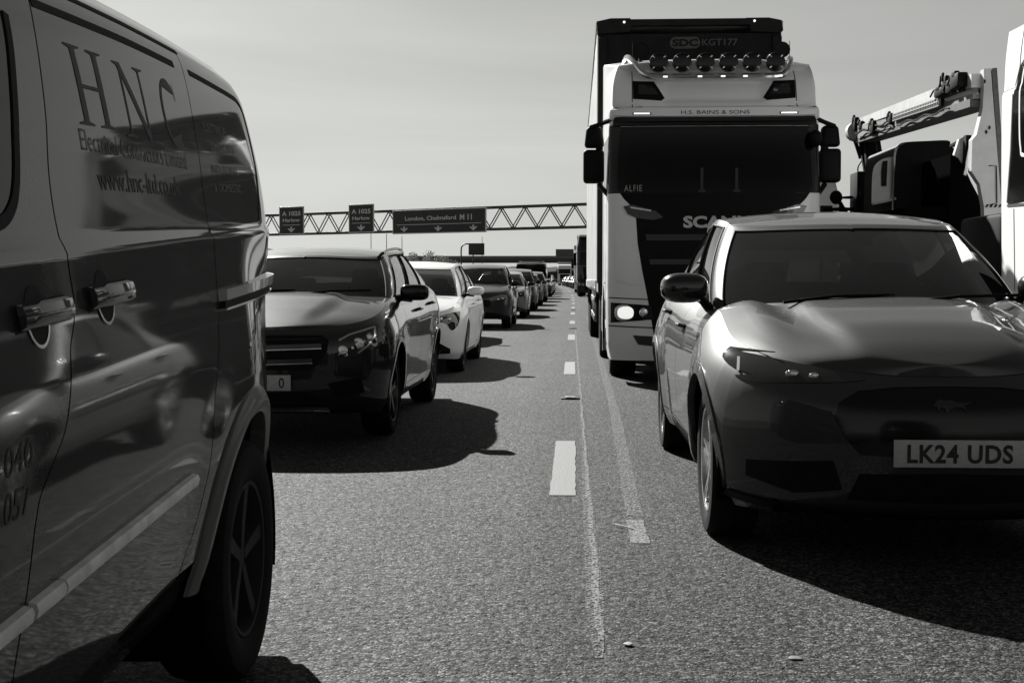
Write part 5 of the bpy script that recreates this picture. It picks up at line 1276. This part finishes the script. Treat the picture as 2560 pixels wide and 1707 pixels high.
mb=MB(); mb.box((4.9,17.4,1.75),(2.1,4.6,.6),.08); bput(mb.build('chassis',M['under'],bl))
mb=MB(); mb.box((-1.12,6.4,.72),(.1,7.2,.75),.04); mb.build('side_skirt',M['black'],wl_)
mb=MB(); mb.box((-.75,3.3,1.35),(.8,1.2,.9),.05); mb.build('tool_locker',M['black'],wl_)
for q,(xx,yy) in enumerate(((4.05,15.6),(4.05,19.2),(5.8,15.6),(5.8,19.2))):
    h=wheel(bl,xx,yy,.42,.34,.24,8,-1 if xx<5 else 1,z=1.48,style=1); bput(h)
mb=MB(); mb.box(S15(3.36,2.1,20),(.30,.5,.9),.02); mb.box(Vector(S15(3.36,2.1,20))+Vector((0,-.27,.1)),(.22,.04,.5),.01); cr_=mb.build('equipment_case',BK,None); tag(cr_,'black upright equipment case standing between the lorry mirrors and the boom lift','case')
mb=MB(); mb.tube([S15(2.9,2.01,20),S15(3.5,2.015,20)],.03,6); mb.tube([S15(3.02,2.15,20),S15(3.10,2.08,20),S15(3.14,2.01,20)],.035,6); mb.ell(S15(3.05,2.15,20),(.10,.08,.11),8); mb.tube([S15(3.08,2.145,20),S15(3.24,2.15,20)],[.015,.03],6)
tag(mb.build('work_lamp',BK,None),'black work lamp on a bent rail between the lorry and the boom lift','lamp')

# ------------------------------------------------------------------ gantry, signs, bridge, distance
ST=mat('gantry_steel',.06,.6,noise=.2,nscale=.5)
gdir=Vector((32.5,-18,0)).normalized(); gx0=Vector((-44,112+45.1*18/32.5,0)); Lg=72
gan=empty('gantry',gx0,math.atan2(gdir.y,gdir.x),'long steel lattice gantry carrying three direction signs over the road','gantry')
def gl(x): return x     # local coordinate along the gantry
for yy,zz in ((0,7.78),(0,5.78),(.45,7.78),(.45,5.78)):
    mb=MB(); mb.box((Lg/2,yy,zz),(Lg,.2,.24),.02); mb.build('chord',ST,gan)
nb=28; mbs={}
for i in range(nb):
    x0=i*Lg/nb; x1=x0+Lg/nb/2; x2=x0+Lg/nb
    for yy in (0,.45):
        mb=MB(); mb.tube([(x0,yy,5.85),(x1,yy,7.7)],.055,6); mb.tube([(x1,yy,7.7),(x2,yy,5.85)],.055,6); mb.build('lattice_bay',ST,gan)
for xx in (.5,Lg-.5):
    mb=MB()
    mb.box((xx,.22,2.9),(.5,.6,5.8),.03)
    mb.build('column',ST,gan)
SB=mat('sign_blue_board',.06,.6,noise=.1,nscale=2,spec=.2); SW=mat('sign_white_legend',.6,.5)
def gsign(x0,x1,z0,z1,label,lines,arrows,rule):
    # x in world; stands in front of the lattice
    def W_(x): return (x+44)/gdir.x
    a,b=W_(x0),W_(x1); c=(a+b)/2; w=b-a; zc=(z0+z1)/2; h=z1-z0
    p=gx0+gdir*c+Vector((gdir.y,-gdir.x,0))*.35; r=empty('direction_sign',(p.x,p.y,z0),math.atan2(gdir.y,gdir.x),label,'sign','direction signs on the gantry')
    mb=MB(); mb.box((0,0,h/2),(w,.1,h),.02); mb.build('board',SW,r)
    mb=MB(); mb.box((0,-.055,h/2),(w-.2,.012,h-.2),.004); mb.build('panel',SB,r)
    for (t,u0,u1,v0,v1,bo) in lines: flat_text('lettering',t,-w/2+u0*w,-w/2+u1*w,v0*h,v1*h,-.066,SW,r,bold=bo)
    mb=MB(); mb.box((0,-.065,rule*h),(w*.9 if w>4 else w*.72,.01,.055),.002); mb.build('rule',SW,r)
    for ax in arrows:
        mb=MB(); s_=min(h*.13,.33); cx_=-w/2+ax*w; zc_=rule*h*.5
        poly=[(-.22*s_*1.4,1),( .22*s_*1.4,1)]
        P_=[(-.35,1.0),(-.35,.2),(-1.4,.55),(-1.4,.25),(0,-1.0),(1.4,.25),(1.4,.55),(.35,.2),(.35,1.0)]
        mb.prism([(cx_+x*s_,zc_+z*s_*.9) for x,z in P_],0,.01,lambda a_,b_,h_:(a_,-.062-h_,b_)); mb.build('arrow',SW,r,smooth=0)
    return r
gsign(-30.2,-27.3,5.72,8.55,'leftmost blue sign on the gantry, tall, reading A 1025 Harlow',[('A 1025',.12,.88,.67,.83,.03),('Harlow',.15,.85,.45,.58,.02)],(.5,),.34)
gsign(-22.2,-19.45,5.72,8.52,'tall blue sign next to the wide sign on the gantry, reading A 1025 Harlow',[('A 1025',.12,.88,.67,.83,.03),('Harlow',.15,.85,.45,.58,.02)],(.5,),.34)
gsign(-17.45,-8.0,5.50,7.80,'wide blue sign on the gantry reading London, Chelmsford M 11 with three arrows',[('London, Chelmsford',.14,.69,.52,.72,.02),('M 11',.73,.855,.52,.75,.03)],(.13,.5,.87),.38)
# cantilever message sign
ms=empty('message_sign',(-14.4,160,0),0,'small dark message sign on a curved cantilever post beyond the gantry','sign')
mb=MB(); mb.tube(catmull([(0,0,0),(0,0,3),(0,0,4.9),(.15,0,5.35),(.55,0,5.6),(1.3,0,5.62)],5),.09,8); mb.build('post',ST,ms)
mb=MB(); mb.box((1.95,-.1,4.95),(2.0,.35,1.5),.04); mb.build('display',SB,ms)
mb=MB(); mb.box((1.5,.15,2.2),(.15,.15,4.2),.02); mb.build('support',ST,ms)
# bridge
br=empty('bridge',(-40,340,0),0,'dark concrete road bridge crossing far behind the gantry','bridge'); BC=mat('bridge_concrete',.075,.8,noise=.2,nscale=.2)
mb=MB(); mb.box((30,0,6.15),(230,12,1.3),.05); mb.build('deck',BC,br); mb=MB(); mb.box((30,-6.2,7.0),(230,.25,.5),.03); mb.build('parapet',mat('parapet_steel',.2,.6),br)
for k in range(5):
    mb=MB(); mb.box((-20+25*k,0,2.8),(1.2,9,5.6),.1); mb.build('pier',BC,br)
for k in range(60):
    pass
s4=empty('direction_sign',(-2.6,325,0),0,'plain dark sign board standing against the distant bridge','sign')
mb=MB(); mb.box((0,0,7.8),(4.6,.2,2.0),.03); mb.build('board',mat('dark_sign_board',.09,.6),s4)
for x in (-1.6,1.6): mb=MB(); mb.box((x,.2,3.4),(.2,.2,6.8),.02); mb.build('post',ST,s4)
def lamppost(x,y,h,label):
    r=empty('mast',(x,y,0),0,label,'mast','thin masts in the distance'); mb=MB(); mb.tube([(0,0,0),(0,0,h*.6),(0,0,h)],[.10,.07,.05],6); mb.box((0,0,.3),(.3,.3,.6),.03); mb.build('column',ST,r)
for x,y,h,l in ((-33.2,205,8.6,'leftmost of three thin masts under the middle gantry sign'),(-30.8,206,8.6,'second of three thin masts under the middle gantry sign'),(-28.4,207,8.2,'third of three thin masts, left of the wide gantry sign'),(-17.6,240,9.2,'thin mast rising behind the small message sign')): lamppost(x,y,h,l)
# wooded rise behind the bridge
mb=MB(); rr=random.Random(4); r=[]
for i in range(161):
    x=-150+i*1.6; h=5.2+.5*math.sin(i*.13)+rr.uniform(-.25,.25); r.append([(x,372,-1),(x,374,h*.7),(x,379,h),(x,400,h*.6),(x,420,-1)])
mb.grid(r); struct('hills',mb,mat('distant_wood',.06,.95,noise=.4,nscale=.3,ior=1.1),smooth=30)
# trees
LEAF=mat('hazed_foliage',.32,.8,noise=.5,nscale=1.5); BARK=mat('bark',.07,.9,noise=.3)  # leaf colour lightened to stand in for distance haze
def tree(loc,h,w,label,group,seed,dens=1400,leaf=.16,low=.25):
    rr=random.Random(seed); r=empty('tree',loc,0,label,'tree',group)
    mb=MB(); mb.tube([(0,0,-.2),(rr.uniform(-.1,.1),0,h*.3),(rr.uniform(-.2,.2),rr.uniform(-.2,.2),h*.75)],[h*.022,h*.016,h*.006],8)
    lobes=[]
    for k in range(14):
        a=rr.uniform(0,2*PI); q=rr.uniform(.15,.85)*w*.5; z=h*rr.uniform(low+.1,.88); lobes.append((math.cos(a)*q,math.sin(a)*q,z,w*rr.uniform(.13,.26)))
        mb.tube([(0,0,z*.55),(math.cos(a)*q*.5,math.sin(a)*q*.5,z*.8),(math.cos(a)*q,math.sin(a)*q,z)],[h*.008,h*.005,h*.002],5)
    mb.build('trunk',BARK,r)
    mb=MB()
    for k in range(dens):
        x,y,z,s_=rr.choice(lobes); v=Vector((rr.gauss(0,1),rr.gauss(0,1),rr.gauss(0,1))).normalized()*s_*rr.random()**.4
        c=Vector((x,y,z))+v; a=Vector((rr.gauss(0,1),rr.gauss(0,1),rr.gauss(0,1))).normalized(); b=a.orthogonal().normalized(); e=a.cross(b); l=leaf*rr.uniform(.6,1.5)
        mb.add([c-b*l,c+e*l*.5,c+b*l,c-e*l*.5],[(0,1,2,3)])
    mb.build('crown',LEAF,r,smooth=0,merge=False); return r
dt=[(-36.5,250,5.2,5),(-33.6,252,5.9,5.5),(-31,255,6.4,6),(-28.6,252,6.0,5.5),(-26.3,250,5.3,5),(-24.0,255,4.8,4.5)]
nm=['leftmost','second','third','fourth','fifth','rightmost']
for i,(x,y,h,w_) in enumerate(dt): tree((x,y,1.0),h-1.0,w_,'%s of the six low trees left of the distant message sign'%nm[i],'low trees left of the distant message sign',i+1,1500,.17,.05)
